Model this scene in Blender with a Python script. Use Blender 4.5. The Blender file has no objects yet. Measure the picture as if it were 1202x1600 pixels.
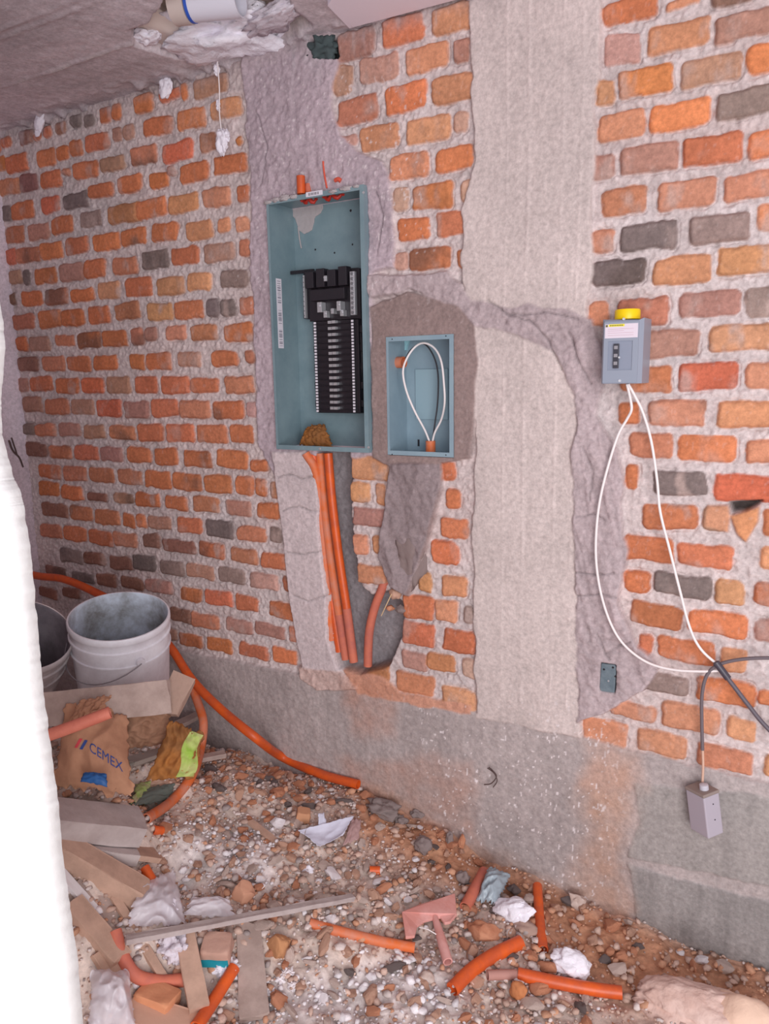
import bpy, math, random
import numpy as np
from math import sin, cos, radians, pi
from mathutils import Vector, Matrix

C = bpy.context.scene.collection
SC = bpy.context.scene
# ------------------------------------------------------------------ camera
F = 1180.0
YAW, PITCH, ROLL = radians(30.67), radians(-10.148), radians(-0.961)
CAM = np.array([0.0, -1.9, 1.45])
fw = np.array([-sin(YAW)*cos(PITCH), cos(YAW)*cos(PITCH), sin(PITCH)])
rt = np.array([cos(YAW), sin(YAW), 0.0])
up = np.cross(rt, fw)
cr = rt*cos(ROLL)+up*sin(ROLL)
cu = -rt*sin(ROLL)+up*cos(ROLL)
cam_data = bpy.data.cameras.new('camera')
cam = bpy.data.objects.new('camera', cam_data)
C.objects.link(cam)
cam_data.sensor_fit = 'VERTICAL'
cam_data.sensor_height = 36.0
cam_data.lens = F/1600.0*36.0
cam_data.clip_start = 0.02
M = Matrix(((cr[0], cu[0], -fw[0], CAM[0]), (cr[1], cu[1], -fw[1], CAM[1]), (cr[2], cu[2], -fw[2], CAM[2]), (0, 0, 0, 1)))
cam.matrix_world = M
SC.camera = cam
# ------------------------------------------------------------------ world, lights, exposure
SC.view_settings.view_transform = 'Standard'
SC.view_settings.look = 'None'
SC.view_settings.gamma = 1.0
SC.view_settings.use_curve_mapping = False
SC.view_settings.exposure = 0.29
world = bpy.data.worlds.new('world')
SC.world = world
world.use_nodes = True
wbg = world.node_tree.nodes['Background']
wbg.inputs[0].default_value = (0.94, 0.96, 1.04, 1)
wbg.inputs[1].default_value = 0.42


def area_light(name, loc, target, size, power, col):
    d = bpy.data.lights.new(name, 'AREA')
    d.shape = 'RECTANGLE'
    d.size, d.size_y = size
    d.energy = power
    d.color = col
    o = bpy.data.objects.new(name, d)
    C.objects.link(o)
    o.location = loc
    o.rotation_euler = (Vector(target)-Vector(loc)).to_track_quat('-Z', 'Y').to_euler()
    return o


area_light('daylight_opening', (0.95, -2.7, 1.25), (-0.6, 0, 1.25), (1.5, 2.0), 61, (1.0, 0.985, 0.985))

# ------------------------------------------------------------------ pixel helpers (where the photo shows a point of a real surface)


def ray(x, y):
    return cr*(x-601)/F-cu*(y-800)/F+fw


def wl(x, y, d=0.0):                       # point on plane y=d (d>0 : behind the wall face)
    r = ray(x, y)
    return CAM+r*((d-CAM[1])/r[1])


def zp(x, y, z):
    r = ray(x, y)
    return CAM+r*((z-CAM[2])/r[2])


def s2l(c):
    c = np.asarray(c, float)/255.0
    return np.where(c <= 0.04045, c/12.92, ((c+0.055)/1.055)**2.4)


# ------------------------------------------------------------------ numpy noise
def _hash(ix, iy, seed):
    n = (ix.astype(np.int64)*374761393+iy.astype(np.int64)*668265263+seed*1442695041) & 0xffffffff
    n = ((n ^ (n >> 13))*1274126177) & 0xffffffff
    n = (n ^ (n >> 16)) & 0xffffff
    return n/float(0xffffff)


def vnoise(x, y, seed=0):
    ix = np.floor(x)
    iy = np.floor(y)
    fx = x-ix
    fy = y-iy
    fx = fx*fx*(3-2*fx)
    fy = fy*fy*(3-2*fy)
    a = _hash(ix, iy, seed)
    b = _hash(ix+1, iy, seed)
    c = _hash(ix, iy+1, seed)
    d = _hash(ix+1, iy+1, seed)
    return (a*(1-fx)+b*fx)*(1-fy)+(c*(1-fx)+d*fx)*fy


def fbm(x, y, scale, octv=4, seed=0, gain=0.5):
    s = 0
    amp = 1
    tot = 0
    for k in range(octv):
        s = s+amp*(vnoise(x*scale+17.3*k, y*scale-9.1*k, seed+k)-0.5)
        tot += amp
        amp *= gain
        scale *= 2.03
    return s/tot*2


def sst(a, b, x):
    t = np.clip((x-a)/(b-a), 0, 1)
    return t*t*(3-2*t)


def polysd(X, Z, poly):                    # signed distance, negative inside
    d = np.full(X.shape, 1e9)
    ins = np.zeros(X.shape, bool)
    n = len(poly)
    for i in range(n):
        x0, z0 = poly[i]
        x1, z1 = poly[(i+1) % n]
        ex, ez = x1-x0, z1-z0
        L = ex*ex+ez*ez+1e-12
        t = np.clip(((X-x0)*ex+(Z-z0)*ez)/L, 0, 1)
        d = np.minimum(d, (X-x0-t*ex)**2+(Z-z0-t*ez)**2)
        c = ((z0 > Z) != (z1 > Z))
        if z1 != z0:
            c &= X < (x1-x0)*(Z-z0)/(z1-z0)+x0
            ins ^= c
    d = np.sqrt(d)
    return np.where(ins, -d, d)


# ------------------------------------------------------------------ materials
MATS = {}


def mat(name, col, rough=0.6, metal=0.0, bump=0.0, bscale=60, var=0.0, vscale=8, col2=None, spec=None, alpha=None, trans=None):
    if name in MATS:
        return MATS[name]
    m = bpy.data.materials.new(name)
    m.use_nodes = True
    nt = m.node_tree
    b = nt.nodes['Principled BSDF']
    lc = s2l(col)
    b.inputs['Base Color'].default_value = (*lc, 1)
    b.inputs['Roughness'].default_value = rough
    b.inputs['Metallic'].default_value = metal
    if spec is not None:
        b.inputs['Specular IOR Level'].default_value = spec
    if alpha is not None:
        b.inputs['Alpha'].default_value = alpha
    if trans is not None:
        b.inputs['Transmission Weight'].default_value = trans
    tc = nt.nodes.new('ShaderNodeTexCoord')
    if var or col2 is not None:
        n = nt.nodes.new('ShaderNodeTexNoise')
        n.inputs['Scale'].default_value = vscale
        n.inputs['Detail'].default_value = 6
        n.inputs['Roughness'].default_value = 0.65
        nt.links.new(tc.outputs['Object'], n.inputs['Vector'])
        r = nt.nodes.new('ShaderNodeValToRGB')
        r.color_ramp.elements[0].position = 0.38
        r.color_ramp.elements[1].position = 0.64
        c2 = s2l(col2) if col2 is not None else lc*(1-var)
        r.color_ramp.elements[0].color = (*c2, 1)
        r.color_ramp.elements[1].color = (*lc, 1)
        nt.links.new(n.outputs['Fac'], r.inputs['Fac'])
        nt.links.new(r.outputs['Color'], b.inputs['Base Color'])
    if bump:
        n2 = nt.nodes.new('ShaderNodeTexNoise')
        n2.inputs['Scale'].default_value = bscale
        n2.inputs['Detail'].default_value = 5
        nt.links.new(tc.outputs['Object'], n2.inputs['Vector'])
        bp = nt.nodes.new('ShaderNodeBump')
        bp.inputs['Strength'].default_value = bump
        bp.inputs['Distance'].default_value = 0.004
        nt.links.new(n2.outputs['Fac'], bp.inputs['Height'])
        nt.links.new(bp.outputs['Normal'], b.inputs['Normal'])
    MATS[name] = m
    return m


def vcol_mat(name, rough=0.92, bump=0.35, bscale=180, mottle=0.22):
    m = bpy.data.materials.new(name)
    m.use_nodes = True
    nt = m.node_tree
    b = nt.nodes['Principled BSDF']
    b.inputs['Roughness'].default_value = rough
    b.inputs['Specular IOR Level'].default_value = 0.25
    at = nt.nodes.new('ShaderNodeAttribute')
    at.attribute_name = 'Col'
    tc = nt.nodes.new('ShaderNodeTexCoord')
    n = nt.nodes.new('ShaderNodeTexNoise')
    n.inputs['Scale'].default_value = 90
    n.inputs['Detail'].default_value = 6
    n.inputs['Roughness'].default_value = 0.7
    nt.links.new(tc.outputs['Object'], n.inputs['Vector'])
    mr = nt.nodes.new('ShaderNodeMapRange')
    mr.inputs[1].default_value = 0.3
    mr.inputs[2].default_value = 0.7
    mr.inputs[3].default_value = 1-mottle
    mr.inputs[4].default_value = 1+mottle
    nt.links.new(n.outputs['Fac'], mr.inputs[0])
    mx = nt.nodes.new('ShaderNodeVectorMath')
    mx.operation = 'SCALE'
    nt.links.new(at.outputs['Color'], mx.inputs[0])
    nt.links.new(mr.outputs[0], mx.inputs['Scale'])
    nt.links.new(mx.outputs[0], b.inputs['Base Color'])
    n2 = nt.nodes.new('ShaderNodeTexNoise')
    n2.inputs['Scale'].default_value = bscale
    n2.inputs['Detail'].default_value = 4
    nt.links.new(tc.outputs['Object'], n2.inputs['Vector'])
    bp = nt.nodes.new('ShaderNodeBump')
    bp.inputs['Strength'].default_value = bump
    bp.inputs['Distance'].default_value = 0.004
    nt.links.new(n2.outputs['Fac'], bp.inputs['Height'])
    nt.links.new(bp.outputs['Normal'], b.inputs['Normal'])
    return m


# ------------------------------------------------------------------ object helpers
def link(name, me, m=None, parent=None, smooth=False):
    o = bpy.data.objects.new(name, me)
    C.objects.link(o)
    if m is not None:
        me.materials.append(m)
    if parent is not None:
        o.parent = parent
        o.matrix_parent_inverse = Matrix.Translation(-parent.location)
    if smooth:
        me.polygons.foreach_set('use_smooth', [True]*len(me.polygons))
    return o


def tag(o, label=None, cat=None, group=None, kind=None):
    if label:
        o['label'] = label
    if cat:
        o['category'] = cat
    if group:
        o['group'] = group
    if kind:
        o['kind'] = kind
    return o


def empty(name, loc, label, cat, group=None):
    o = bpy.data.objects.new(name, None)
    C.objects.link(o)
    o.location = loc
    o.empty_display_size = 0.05
    return tag(o, label, cat, group)


def grid_mesh(name, P, faces_mask=None, col=None):
    """P : (n,m,3) array of points -> quad grid mesh with optional colour (n,m,3)"""
    n, m = P.shape[:2]
    me = bpy.data.meshes.new(name)
    idx = np.arange(n*m).reshape(n, m)
    q = np.stack([idx[:-1, :-1], idx[1:, :-1], idx[1:, 1:], idx[:-1, 1:]], -1).reshape(-1, 4)
    me.vertices.add(n*m)
    me.vertices.foreach_set('co', P.reshape(-1).astype(np.float32))
    me.loops.add(q.size)
    me.loops.foreach_set('vertex_index', q.reshape(-1).astype(np.int32))
    me.polygons.add(len(q))
    me.polygons.foreach_set('loop_start', np.arange(0, q.size, 4, dtype=np.int32))
    me.polygons.foreach_set('loop_total', np.full(len(q), 4, dtype=np.int32))
    me.update(calc_edges=True)
    if col is not None:
        a = me.color_attributes.new('Col', 'FLOAT_COLOR', 'POINT')
        c4 = np.concatenate([np.clip(col, 0, 1), np.ones((n, m, 1))], -1)
        a.data.foreach_set('color', c4.reshape(-1).astype(np.float32))
    me.validate()
    return me


class MB:
    def __init__(self):
        self.v = []
        self.f = []

    def add(self, vs, fs):
        o = len(self.v)
        self.v += [tuple(float(c) for c in p) for p in vs]
        self.f += [tuple(i+o for i in f) for f in fs]
        return self

    def box(self, a, b):
        x0, x1 = sorted((a[0], b[0]))
        y0, y1 = sorted((a[1], b[1]))
        z0, z1 = sorted((a[2], b[2]))
        vs = [(x0, y0, z0), (x1, y0, z0), (x1, y1, z0), (x0, y1, z0), (x0, y0, z1), (x1, y0, z1), (x1, y1, z1), (x0, y1, z1)]
        return self.add(vs, [(0, 3, 2, 1), (4, 5, 6, 7), (0, 1, 5, 4), (1, 2, 6, 5), (2, 3, 7, 6), (3, 0, 4, 7)])

    def prism(self, poly, y0, y1):         # poly in xz, extruded in y
        n = len(poly)
        vs = [(p[0], y0, p[1]) for p in poly]+[(p[0], y1, p[1]) for p in poly]
        fs = [tuple(range(n)), tuple(range(2*n-1, n-1, -1))]
        for i in range(n):
            j = (i+1) % n
            fs.append((i, i+n, j+n, j))
        return self.add(vs, fs)

    def tube(self, pts, r, seg=12, inner=None, caps=True, rfun=None):
        pts = [np.array(p, float) for p in pts]
        n = len(pts)
        T = []
        for i in range(n):
            t = pts[min(i+1, n-1)]-pts[max(i-1, 0)]
            T.append(t/np.linalg.norm(t))
        a = np.array([0, 0, 1.0]) if abs(T[0][2]) < 0.9 else np.array([1.0, 0, 0])
        N = np.cross(T[0], a)
        N /= np.linalg.norm(N)
        rings = []
        frames = []
        for i in range(n):
            N = N-T[i]*np.dot(N, T[i])
            N /= np.linalg.norm(N)
            B = np.cross(T[i], N)
            frames.append((N.copy(), B))
        def mk(rr):
            vs = []
            for i in range(n):
                N, B = frames[i]
                q = rr if rfun is None else rr*rfun(i/(n-1.0))
                for k in range(seg):
                    an = 2*pi*k/seg
                    vs.append(pts[i]+(N*cos(an)+B*sin(an))*q)
            return vs
        vs = mk(r)
        fs = []
        for i in range(n-1):
            for k in range(seg):
                k2 = (k+1) % seg
                fs.append((i*seg+k, i*seg+k2, (i+1)*seg+k2, (i+1)*seg+k))
        if inner:
            o = len(vs)
            vs += mk(inner)
            for i in range(n-1):
                for k in range(seg):
                    k2 = (k+1) % seg
                    fs.append((o+i*seg+k, o+(i+1)*seg+k, o+(i+1)*seg+k2, o+i*seg+k2))
            for k in range(seg):
                k2 = (k+1) % seg
                fs.append((k, o+k, o+k2, k2))
                e = (n-1)*seg
                fs.append((e+k, e+k2, o+e+k2, o+e+k))
        elif caps:
            fs.append(tuple(range(seg-1, -1, -1)))
            fs.append(tuple((n-1)*seg+k for k in range(seg)))
        return self.add(vs, fs)

    def lathe(self, prof, c, axis=(0, 0, 1), seg=40, close=False):
        ax = Vector(axis).normalized()
        R = ax.to_track_quat('Z', 'Y').to_matrix()
        c = Vector(c)
        vs = []
        n = len(prof)
        for (r, z) in prof:
            for k in range(seg):
                an = 2*pi*k/seg
                vs.append(c+R @ Vector((r*cos(an), r*sin(an), z)))
        fs = []
        for i in range(n-1+(1 if close else 0)):
            j = (i+1) % n
            for k in range(seg):
                k2 = (k+1) % seg
                fs.append((i*seg+k, i*seg+k2, j*seg+k2, j*seg+k))
        if not close:
            fs.append(tuple(range(seg-1, -1, -1)))
            fs.append(tuple((n-1)*seg+k for k in range(seg)))
        return self.add(vs, fs)

    def build(self, name, m=None, parent=None, smooth=False, bevel=0.0, autosmooth=True):
        me = bpy.data.meshes.new(name)
        me.from_pydata(self.v, [], self.f)
        me.validate()
        me.update()
        o = link(name, me, m, parent, smooth)
        if smooth and autosmooth:
            try:
                me.set_sharp_from_angle(angle=radians(42))
            except Exception:
                pass
        if bevel:
            md = o.modifiers.new('bevel', 'BEVEL')
            md.width = bevel
            md.segments = 2
            md.limit_method = 'ANGLE'
            md.angle_limit = radians(40)
        return o


def spline(pts, n=8):
    P = [np.array(p, float) for p in pts]
    P = [2*P[0]-P[1]]+P+[2*P[-1]-P[-2]]
    out = []
    for i in range(1, len(P)-2):
        for k in range(n):
            t = k/n
            a, b, c, d = P[i-1], P[i], P[i+1], P[i+2]
            out.append(0.5*((2*b)+(-a+c)*t+(2*a-5*b+4*c-d)*t*t+(-a+3*b-3*c+d)*t**3))
    out.append(P[-2])
    return out


# ================================================================== THE WALL WITH BRICKS
BC = {'O': (222, 130, 72), 'o': (204, 114, 68), 't': (212, 144, 104), 'r': (200, 112, 66), 'R': (208, 102, 64), 'b': (178, 128, 110),
      'g': (112, 99, 98), 'w': (140, 118, 112), 'p': (204, 158, 142), 'd': (140, 92, 78), 'm': (194, 120, 86)}
BR = []


def bricks(ox, oy, s, rows):
    for tkn in rows.split():
        x0, x1, yc, h, c = tkn.split(',')
        x0, x1, yc, h = float(x0)/s+ox, float(x1)/s+ox, float(yc)/s+oy, float(h)/s
        xc = (x0+x1)/2
        top = wl(xc, yc-h/2)
        bot = wl(xc, yc+h/2)
        z = (top[2]+bot[2])/2
        hh = top[2]-bot[2]
        sl = (wl(xc+20, yc)[2]-wl(xc-20, yc)[2])
        # x bounds are read at the height of the brick
        def solve(px):
            py = yc
            for _ in range(6):
                q = wl(px, py)
                py += (q[2]-z)/0.0018
            return wl(px, py)[0]
        BR.append((solve(x0), solve(x1), z, hh, c))


bricks(900, 0, 3.636, """150,465,50,150,o 510,710,10,60,t 155,370,275,170,p 400,760,200,165,t 780,1130,135,160,b 115,225,520,150,t 235,555,455,165,O
590,950,390,165,b 970,1130,330,165,O 120,390,710,160,t 410,755,650,160,O 785,1150,580,170,w 90,215,940,150,b 245,585,900,165,b 600,955,845,165,r
985,1150,815,160,O 140,405,1140,165,m 455,795,1100,170,t 840,1180,1050,155,t 90,220,1370,140,t 250,580,1340,160,g 640,990,1295,165,w
1025,1300,1230,160,O 805,1130,1475,165,t 440,770,1535,160,t 95,395,1545,150,g 760,1050,-60,150,b""")
bricks(900, 400, 3.98, """70,200,360,165,t 260,575,340,170,m 640,1020,300,160,b 1055,1400,275,185,w 390,770,545,175,b 815,1260,510,170,t 280,600,765,170,r
640,1015,750,178,R 1055,1400,740,165,t 265,400,980,150,r 455,805,980,170,t 880,1290,985,180,t 330,600,1180,150,m 635,1000,1200,160,r 1055,1400,1220,150,t
315,390,1370,160,r 470,820,1410,160,g 855,1250,1445,170,R""")
bricks(900, 780, 3.636, """370,695,100,145,o 720,870,110,140,b 1060,1250,140,150,r 275,555,285,145,r 580,895,325,140,o 1045,1300,350,140,t 270,420,470,135,o
440,765,495,130,g 780,960,530,140,t 1015,1250,550,130,o 310,610,665,140,o 640,975,710,148,o 1005,1250,750,130,b 360,440,830,120,o 470,795,865,140,o
820,975,920,140,t 360,640,1050,110,w 680,1020,1100,140,o 1030,1300,1150,100,o 200,460,1205,95,t 490,815,1245,145,t 850,1020,1310,130,t 35,295,1320,130,t
350,625,1395,135,t 685,1005,1480,140,m 1065,1350,1545,130,t""")
bricks(500, 0, 3.636, """90,300,245,165,b 350,590,165,165,o 630,870,95,165,t 80,175,450,180,b 215,445,385,155,p 480,725,325,150,t 760,850,285,145,b
100,325,620,150,m 365,605,550,160,O 630,870,505,165,t 100,205,800,70,p 225,440,775,140,t 480,735,735,145,t 755,840,690,110,p 275,340,965,70,p
385,610,940,150,t 655,870,900,140,O 410,500,1135,140,p 520,745,1115,145,O 790,885,1085,130,p 440,615,1305,135,O 655,830,1270,140,o
430,500,1480,110,p 505,740,1465,130,O 775,830,1465,110,o 880,1000,50,120,t""")
bricks(400, 680, 3.339, """495,685,170,125,t 485,590,300,110,t 620,680,310,110,t 505,680,430,105,b 480,580,575,105,t 605,660,575,100,t 520,680,730,100,t
970,1040,190,110,o 985,1060,330,110,o 955,1105,490,115,o 915,1055,615,120,o 840,915,770,110,t 965,1100,790,110,t 760,925,900,130,o 925,1050,920,115,t
1075,1140,940,100,w 765,930,1040,125,o 975,1145,1080,120,o 755,890,1180,100,b 890,1040,1190,95,m 1070,1150,1220,100,p 730,930,1300,105,m
965,1145,1375,110,t 560,700,1230,120,m""")
bricks(0, 160, 6.01, """-150,-10,420,120,r 0,90,365,110,r 165,300,320,140,d 310,380,320,80,r 400,470,265,110,r 510,610,230,120,d 655,760,170,130,g 780,875,170,120,g
920,1035,115,160,o 1045,1130,80,160,o -60,40,580,150,o 50,250,570,175,o 335,505,510,160,r 530,640,470,140,o 645,770,430,160,o 790,1010,370,165,o 1050,1130,300,150,b
1145,1250,275,150,b -40,170,790,160,m 180,340,750,165,d 375,560,715,165,o 570,650,650,80,m 675,910,630,165,r 940,1160,570,150,b -60,90,1050,160,g
95,305,1015,165,r 375,550,960,165,R 590,815,920,160,g 820,1045,830,140,r 45,215,1240,155,m 250,460,1215,150,b 475,680,1150,175,o 740,940,1090,150,w
1010,1320,1040,185,m 35,140,1450,150,o 145,365,1430,140,m 370,580,1390,160,r 605,815,1340,165,o 870,1115,1310,165,r 1125,1365,1260,165,o""")
bricks(200, 90, 6.01, """45,225,420,175,r 285,480,350,110,r 490,550,320,170,r 610,910,265,190,b 135,400,640,180,o 445,720,570,185,o 765,1060,470,190,t
20,265,920,180,m 320,600,870,190,R 660,830,790,180,m 1000,1070,770,90,r -110,120,1180,165,r 190,370,1150,150,o 350,430,1060,100,b 480,745,1075,185,o
795,1095,995,185,r 75,345,1410,185,o 370,650,1360,185,t 690,960,1310,190,t 1015,1140,1265,170,o""")
bricks(200, 340, 6.01, """215,460,135,180,o 530,785,110,175,t 840,960,60,145,t 1000,1140,60,140,t 120,370,390,175,g 400,660,355,175,r 710,990,320,180,b
1030,1135,280,150,m -30,215,650,180,o 255,510,645,175,t 550,770,600,175,t 855,1125,570,170,w -130,95,880,175,m 160,410,880,165,t 425,700,865,175,o
725,850,850,175,g 860,1005,840,165,g 1040,1180,830,165,m 20,140,1120,160,m 145,260,1090,140,b 340,550,1080,140,t 575,830,1080,150,m 895,1165,1075,175,o
0,145,1350,150,r 160,400,1350,165,o 460,680,1330,150,b 785,1020,1325,150,r 1085,1180,1310,120,m""")
bricks(0, 400, 6.01, """80,195,200,150,b 200,270,200,150,g 315,525,190,150,r 550,775,150,170,b 785,980,120,175,r 1045,1275,90,165,m 75,140,400,110,d
185,385,400,155,o 410,625,380,155,m 650,870,360,130,o 915,1115,320,170,t 115,315,620,155,m 355,570,590,165,o 580,785,580,160,o 825,1025,550,165,r
145,250,830,140,r 265,460,820,140,b 510,695,790,110,m 725,940,790,155,r 950,1185,775,155,r 165,355,1015,150,d 390,600,1010,150,m 620,835,1010,150,o
865,1095,1000,150,r 165,265,1210,135,b 275,485,1200,145,r 510,735,1220,150,r 755,970,1220,145,R""")
bricks(0, 540, 2.613, """430,530,160,72,b 545,640,160,72,r 655,770,160,76,r 775,890,163,65,r 915,1035,160,75,m 90,170,240,65,b 180,275,250,66,m 285,380,250,65,b
390,490,255,70,R 503,605,260,70,b 615,725,255,72,o 735,855,260,75,m 865,990,262,76,r 1000,1048,260,60,p 560,665,355,72,o 675,790,358,75,o 800,920,358,78,o
935,1030,360,76,r 628,725,455,72,r 748,860,463,72,o 880,1010,465,74,o 1020,1090,490,50,r 588,695,548,72,r 702,820,558,72,o 828,942,565,76,o 958,1035,573,74,o
1042,1088,582,74,r 1102,1140,590,75,t 552,652,632,60,o 670,762,645,60,r 780,892,650,66,m 915,1023,663,65,b 1048,1140,677,68,o 600,697,725,55,b 718,822,737,65,r
838,948,750,76,g 965,1085,772,60,m 1100,1147,775,70,w 580,650,800,62,d 660,795,820,56,d 810,915,838,66,o 940,1048,860,60,m 1065,1170,880,68,o 538,632,890,62,g
652,750,910,58,w 757,870,925,58,b 887,1000,942,64,w 1015,1135,965,66,p 1150,1185,975,66,r 490,585,970,50,d 592,700,985,58,b""")
bricks(20, 640, 5.33, """75,170,160,100,w 180,355,170,110,m 380,560,170,115,b 580,760,180,115,b 800,1010,190,120,m 100,270,330,115,d 295,485,355,110,m 510,705,360,125,r
725,910,370,120,b 945,1145,375,130,r 205,395,515,115,r 415,605,535,125,m 630,835,550,125,m 865,1070,565,130,m 210,380,660,115,r 400,575,695,115,o 610,780,735,80,d
830,1000,740,90,b 235,455,840,120,d 465,655,865,120,m 675,880,900,125,m 905,1015,925,120,r 1025,1105,935,115,o 225,405,1015,110,m 415,605,1035,125,r
625,820,1070,125,r 830,1025,1085,115,m 385,575,1220,125,g 585,765,1245,110,d 800,985,1280,115,d 270,440,1350,90,d 490,660,1400,90,g 685,855,1420,100,d
215,360,1530,90,d 405,550,1530,90,d""")
bricks(230, 640, 3.81, """195,320,1105,85,o 340,500,1125,92,o 520,655,1155,92,o 720,890,1200,95,o 130,255,1225,85,d 260,430,1260,88,m 465,625,1290,85,b
635,820,1320,88,b 840,905,1340,88,m 100,170,1340,70,b 185,325,1380,80,r 350,505,1405,82,r 540,715,1440,88,r 745,885,1470,88,o""")

WX0, WX1, WZ0, WZ1 = -2.84, 0.62, -0.12, 2.40
RES = 0.0033
xs = np.arange(WX0, WX1+RES, RES)
zs = np.arange(WZ0, WZ1+RES, RES)
X, Z = np.meshgrid(xs, zs)
rng = np.random.default_rng(7)
n1 = fbm(X, Z, 9, 4, 1)
n2 = fbm(X, Z, 40, 4, 11)
n3 = fbm(X, Z, 110, 3, 21)
n4 = fbm(X, Z, 2.2, 4, 31)
# mortar ground
H = -0.007+0.004*n2+0.0055*n3
Cc = s2l((206, 190, 189))[None, None]*(1+0.16*n2+0.10*n3+0.14*n1)[..., None]
warm = fbm(X, Z, 5, 3, 77)
Cc = Cc*np.array([1.0, 0.985, 0.98])[None, None]**(warm[..., None]*3)
# courses off to the right of the frame, and under no photographed brick
for k in range(26):
    zc = 2.30-0.0735*k
    for j in range(3):
        x0 = -0.02+0.175*j+(0.085 if k % 2 else 0)
        if x0 > 0.0 and k < 25:
            BR.append((x0+0.12, x0+0.27, zc, 0.055, 'otmrb'[(k*7+j*3) % 5]))
for bi, (x0, x1, zc, hh, c) in enumerate(BR):
    if x1 < x0:
        x0, x1 = x1, x0
    m = 0.03
    i0, i1 = np.searchsorted(xs, [x0-m, x1+m])
    j0, j1 = np.searchsorted(zs, [zc-hh/2-m, zc+hh/2+m])
    if i1 <= i0 or j1 <= j0:
        continue
    sx = X[j0:j1, i0:i1]
    sz = Z[j0:j1, i0:i1]
    tilt = rng.normal(0, 0.012)
    bow = rng.normal(0, 0.0012)
    wx = sx+0.009*fbm(sx, sz, 18, 4, 100+bi, 0.6)
    wz = sz+0.0085*fbm(sx, sz, 18, 4, 900+bi, 0.6)
    r = 0.010+0.005*rng.random()
    u = np.abs(wx-(x0+x1)/2)-(x1-x0)/2+r
    v = np.abs(wz-zc-tilt*(wx-(x0+x1)/2))-hh/2+r
    sd = np.hypot(np.maximum(u, 0), np.maximum(v, 0))+np.minimum(np.maximum(u, v), 0)-r
    msk = 1-sst(-0.0022, 0.0022, sd)
    lift = (1-sst(-0.009, 0.002, sd))
    base = s2l(BC[c])*(1+rng.normal(0, 0.07))
    base = base*0.86+0.14*s2l((190, 165, 158))
    ct = 0.25 if c in 'gw' else 1.0
    base = base*np.array([1, 1+ct*rng.normal(0, 0.04), 1+ct*rng.normal(0, 0.06)])
    loc = fbm(sx, sz, 14, 4, 40+bi*3)
    fine = fbm(sx, sz, 90, 3, 4000+bi)
    bc = base[None, None]*(1+0.22*loc+0.10*fine)[..., None]
    grey = s2l((190, 165, 158))
    smear = sst(0.28, 0.75, fbm(sx*1.0, sz*0.6, 20, 4, 70+bi*5)+0.10)
    smear = smear*rng.uniform(0.25, 0.75)
    bc = bc*(1-smear[..., None])+grey*smear[..., None]
    if rng.random() < 0.12:
        dk = sst(0.0, 0.5, fbm(sx, sz, 9, 3, 5000+bi))[..., None]*0.6
        bc = bc*(1-dk)+s2l((95, 80, 75))*dk
    h = rng.normal(0.0, 0.0016)
    Hb = -0.006+(0.0085+h)*lift+0.0010*fine+0.0015*loc
    mm = msk
    H[j0:j1, i0:i1] = H[j0:j1, i0:i1]*(1-mm)+Hb*mm
    Cc[j0:j1, i0:i1] = Cc[j0:j1, i0:i1]*(1-mm[..., None])+bc*mm[..., None]
    rim = np.exp(-((sd-0.002)/0.0028)**2)*sst(-0.1, 0.5, fbm(sx, sz, 18, 2, 600+bi)+0.25*(zc > sz))
    H[j0:j1, i0:i1] -= 0.008*rim


def pw(poly):
    return [tuple(wl(x, y)[[0, 2]]) for x, y in poly]


def region(poly, colr, h, edge=0.010, rough=0.002, colvar=0.14, efreq=16, world_poly=False, soft=0.004, cseed=0, crumple=0.0, streak=0.0):
    global H, Cc
    P = poly if world_poly else pw(poly)
    sd = polysd(X, Z, P)+edge*fbm(X, Z, efreq, 4, 300+cseed)
    m = 1-sst(-soft, soft, sd)
    loc = fbm(X, Z, 7, 5, 500+cseed)
    fine = fbm(X, Z, 60, 4, 520+cseed)
    hh = h+rough*fine+rough*1.5*loc
    if crumple:
        hh = hh+crumple*(1-np.abs(fbm(X+0.3*Z, Z*0.55, 9, 4, 540+cseed))*3)
    c = s2l(colr)[None, None]*(1+colvar*loc+0.5*colvar*fine)[..., None]
    if streak:
        st = fbm(X, Z*0.12, 60, 3, 560+cseed)
        c = c*(1+streak*st)[..., None]
    H = H*(1-m)+hh*m
    Cc = Cc*(1-m[..., None])+c*m[..., None]
    return sd, m


# bottom ring beam
region([(-2.9, -0.3), (0.9, -0.3), (0.9, 0.470), (-0.1, 0.474), (-0.8, 0.490), (-2.0, 0.470), (-2.9, 0.468)], (178, 165, 164), 0.006, 0.010, 0.0022, 0.16, world_poly=True, cseed=1, streak=0.10)
# greener cast panels low on the right and cracked plaster bits
region([(990, 1222), (1300, 1250), (1300, 1400), (1100, 1360), (985, 1335), (1000, 1280)], (162, 154, 152), 0.009, 0.012, 0.001, 0.12, cseed=2, streak=0.12)
region([(985, 1350), (1100, 1380), (1300, 1430), (1300, 1620), (1130, 1510), (1000, 1440)], (154, 147, 146), 0.010, 0.012, 0.001, 0.10, cseed=3, streak=0.22)
# rough concrete column left of and above the big box
region([(380, 80), (520, 40), (528, 110), (520, 150), (530, 215), (555, 232), (600, 250), (612, 300), (618, 418), (580, 432), (590, 715), (430, 712), (440, 780), (425, 735), (405, 690), (402, 560), (392, 400), (395, 300), (385, 200)],
       (186, 168, 176), 0.008, 0.012, 0.0055, 0.20, cseed=4)
# pale plaster strip under the big box
region([(428, 705), (480, 705), (500, 760), (502, 850), (512, 920), (515, 1000), (535, 1048), (478, 1056), (465, 1000), (455, 930), (440, 800)],
       (212, 196, 198), 0.014, 0.006, 0.002, 0.10, cseed=5)
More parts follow.
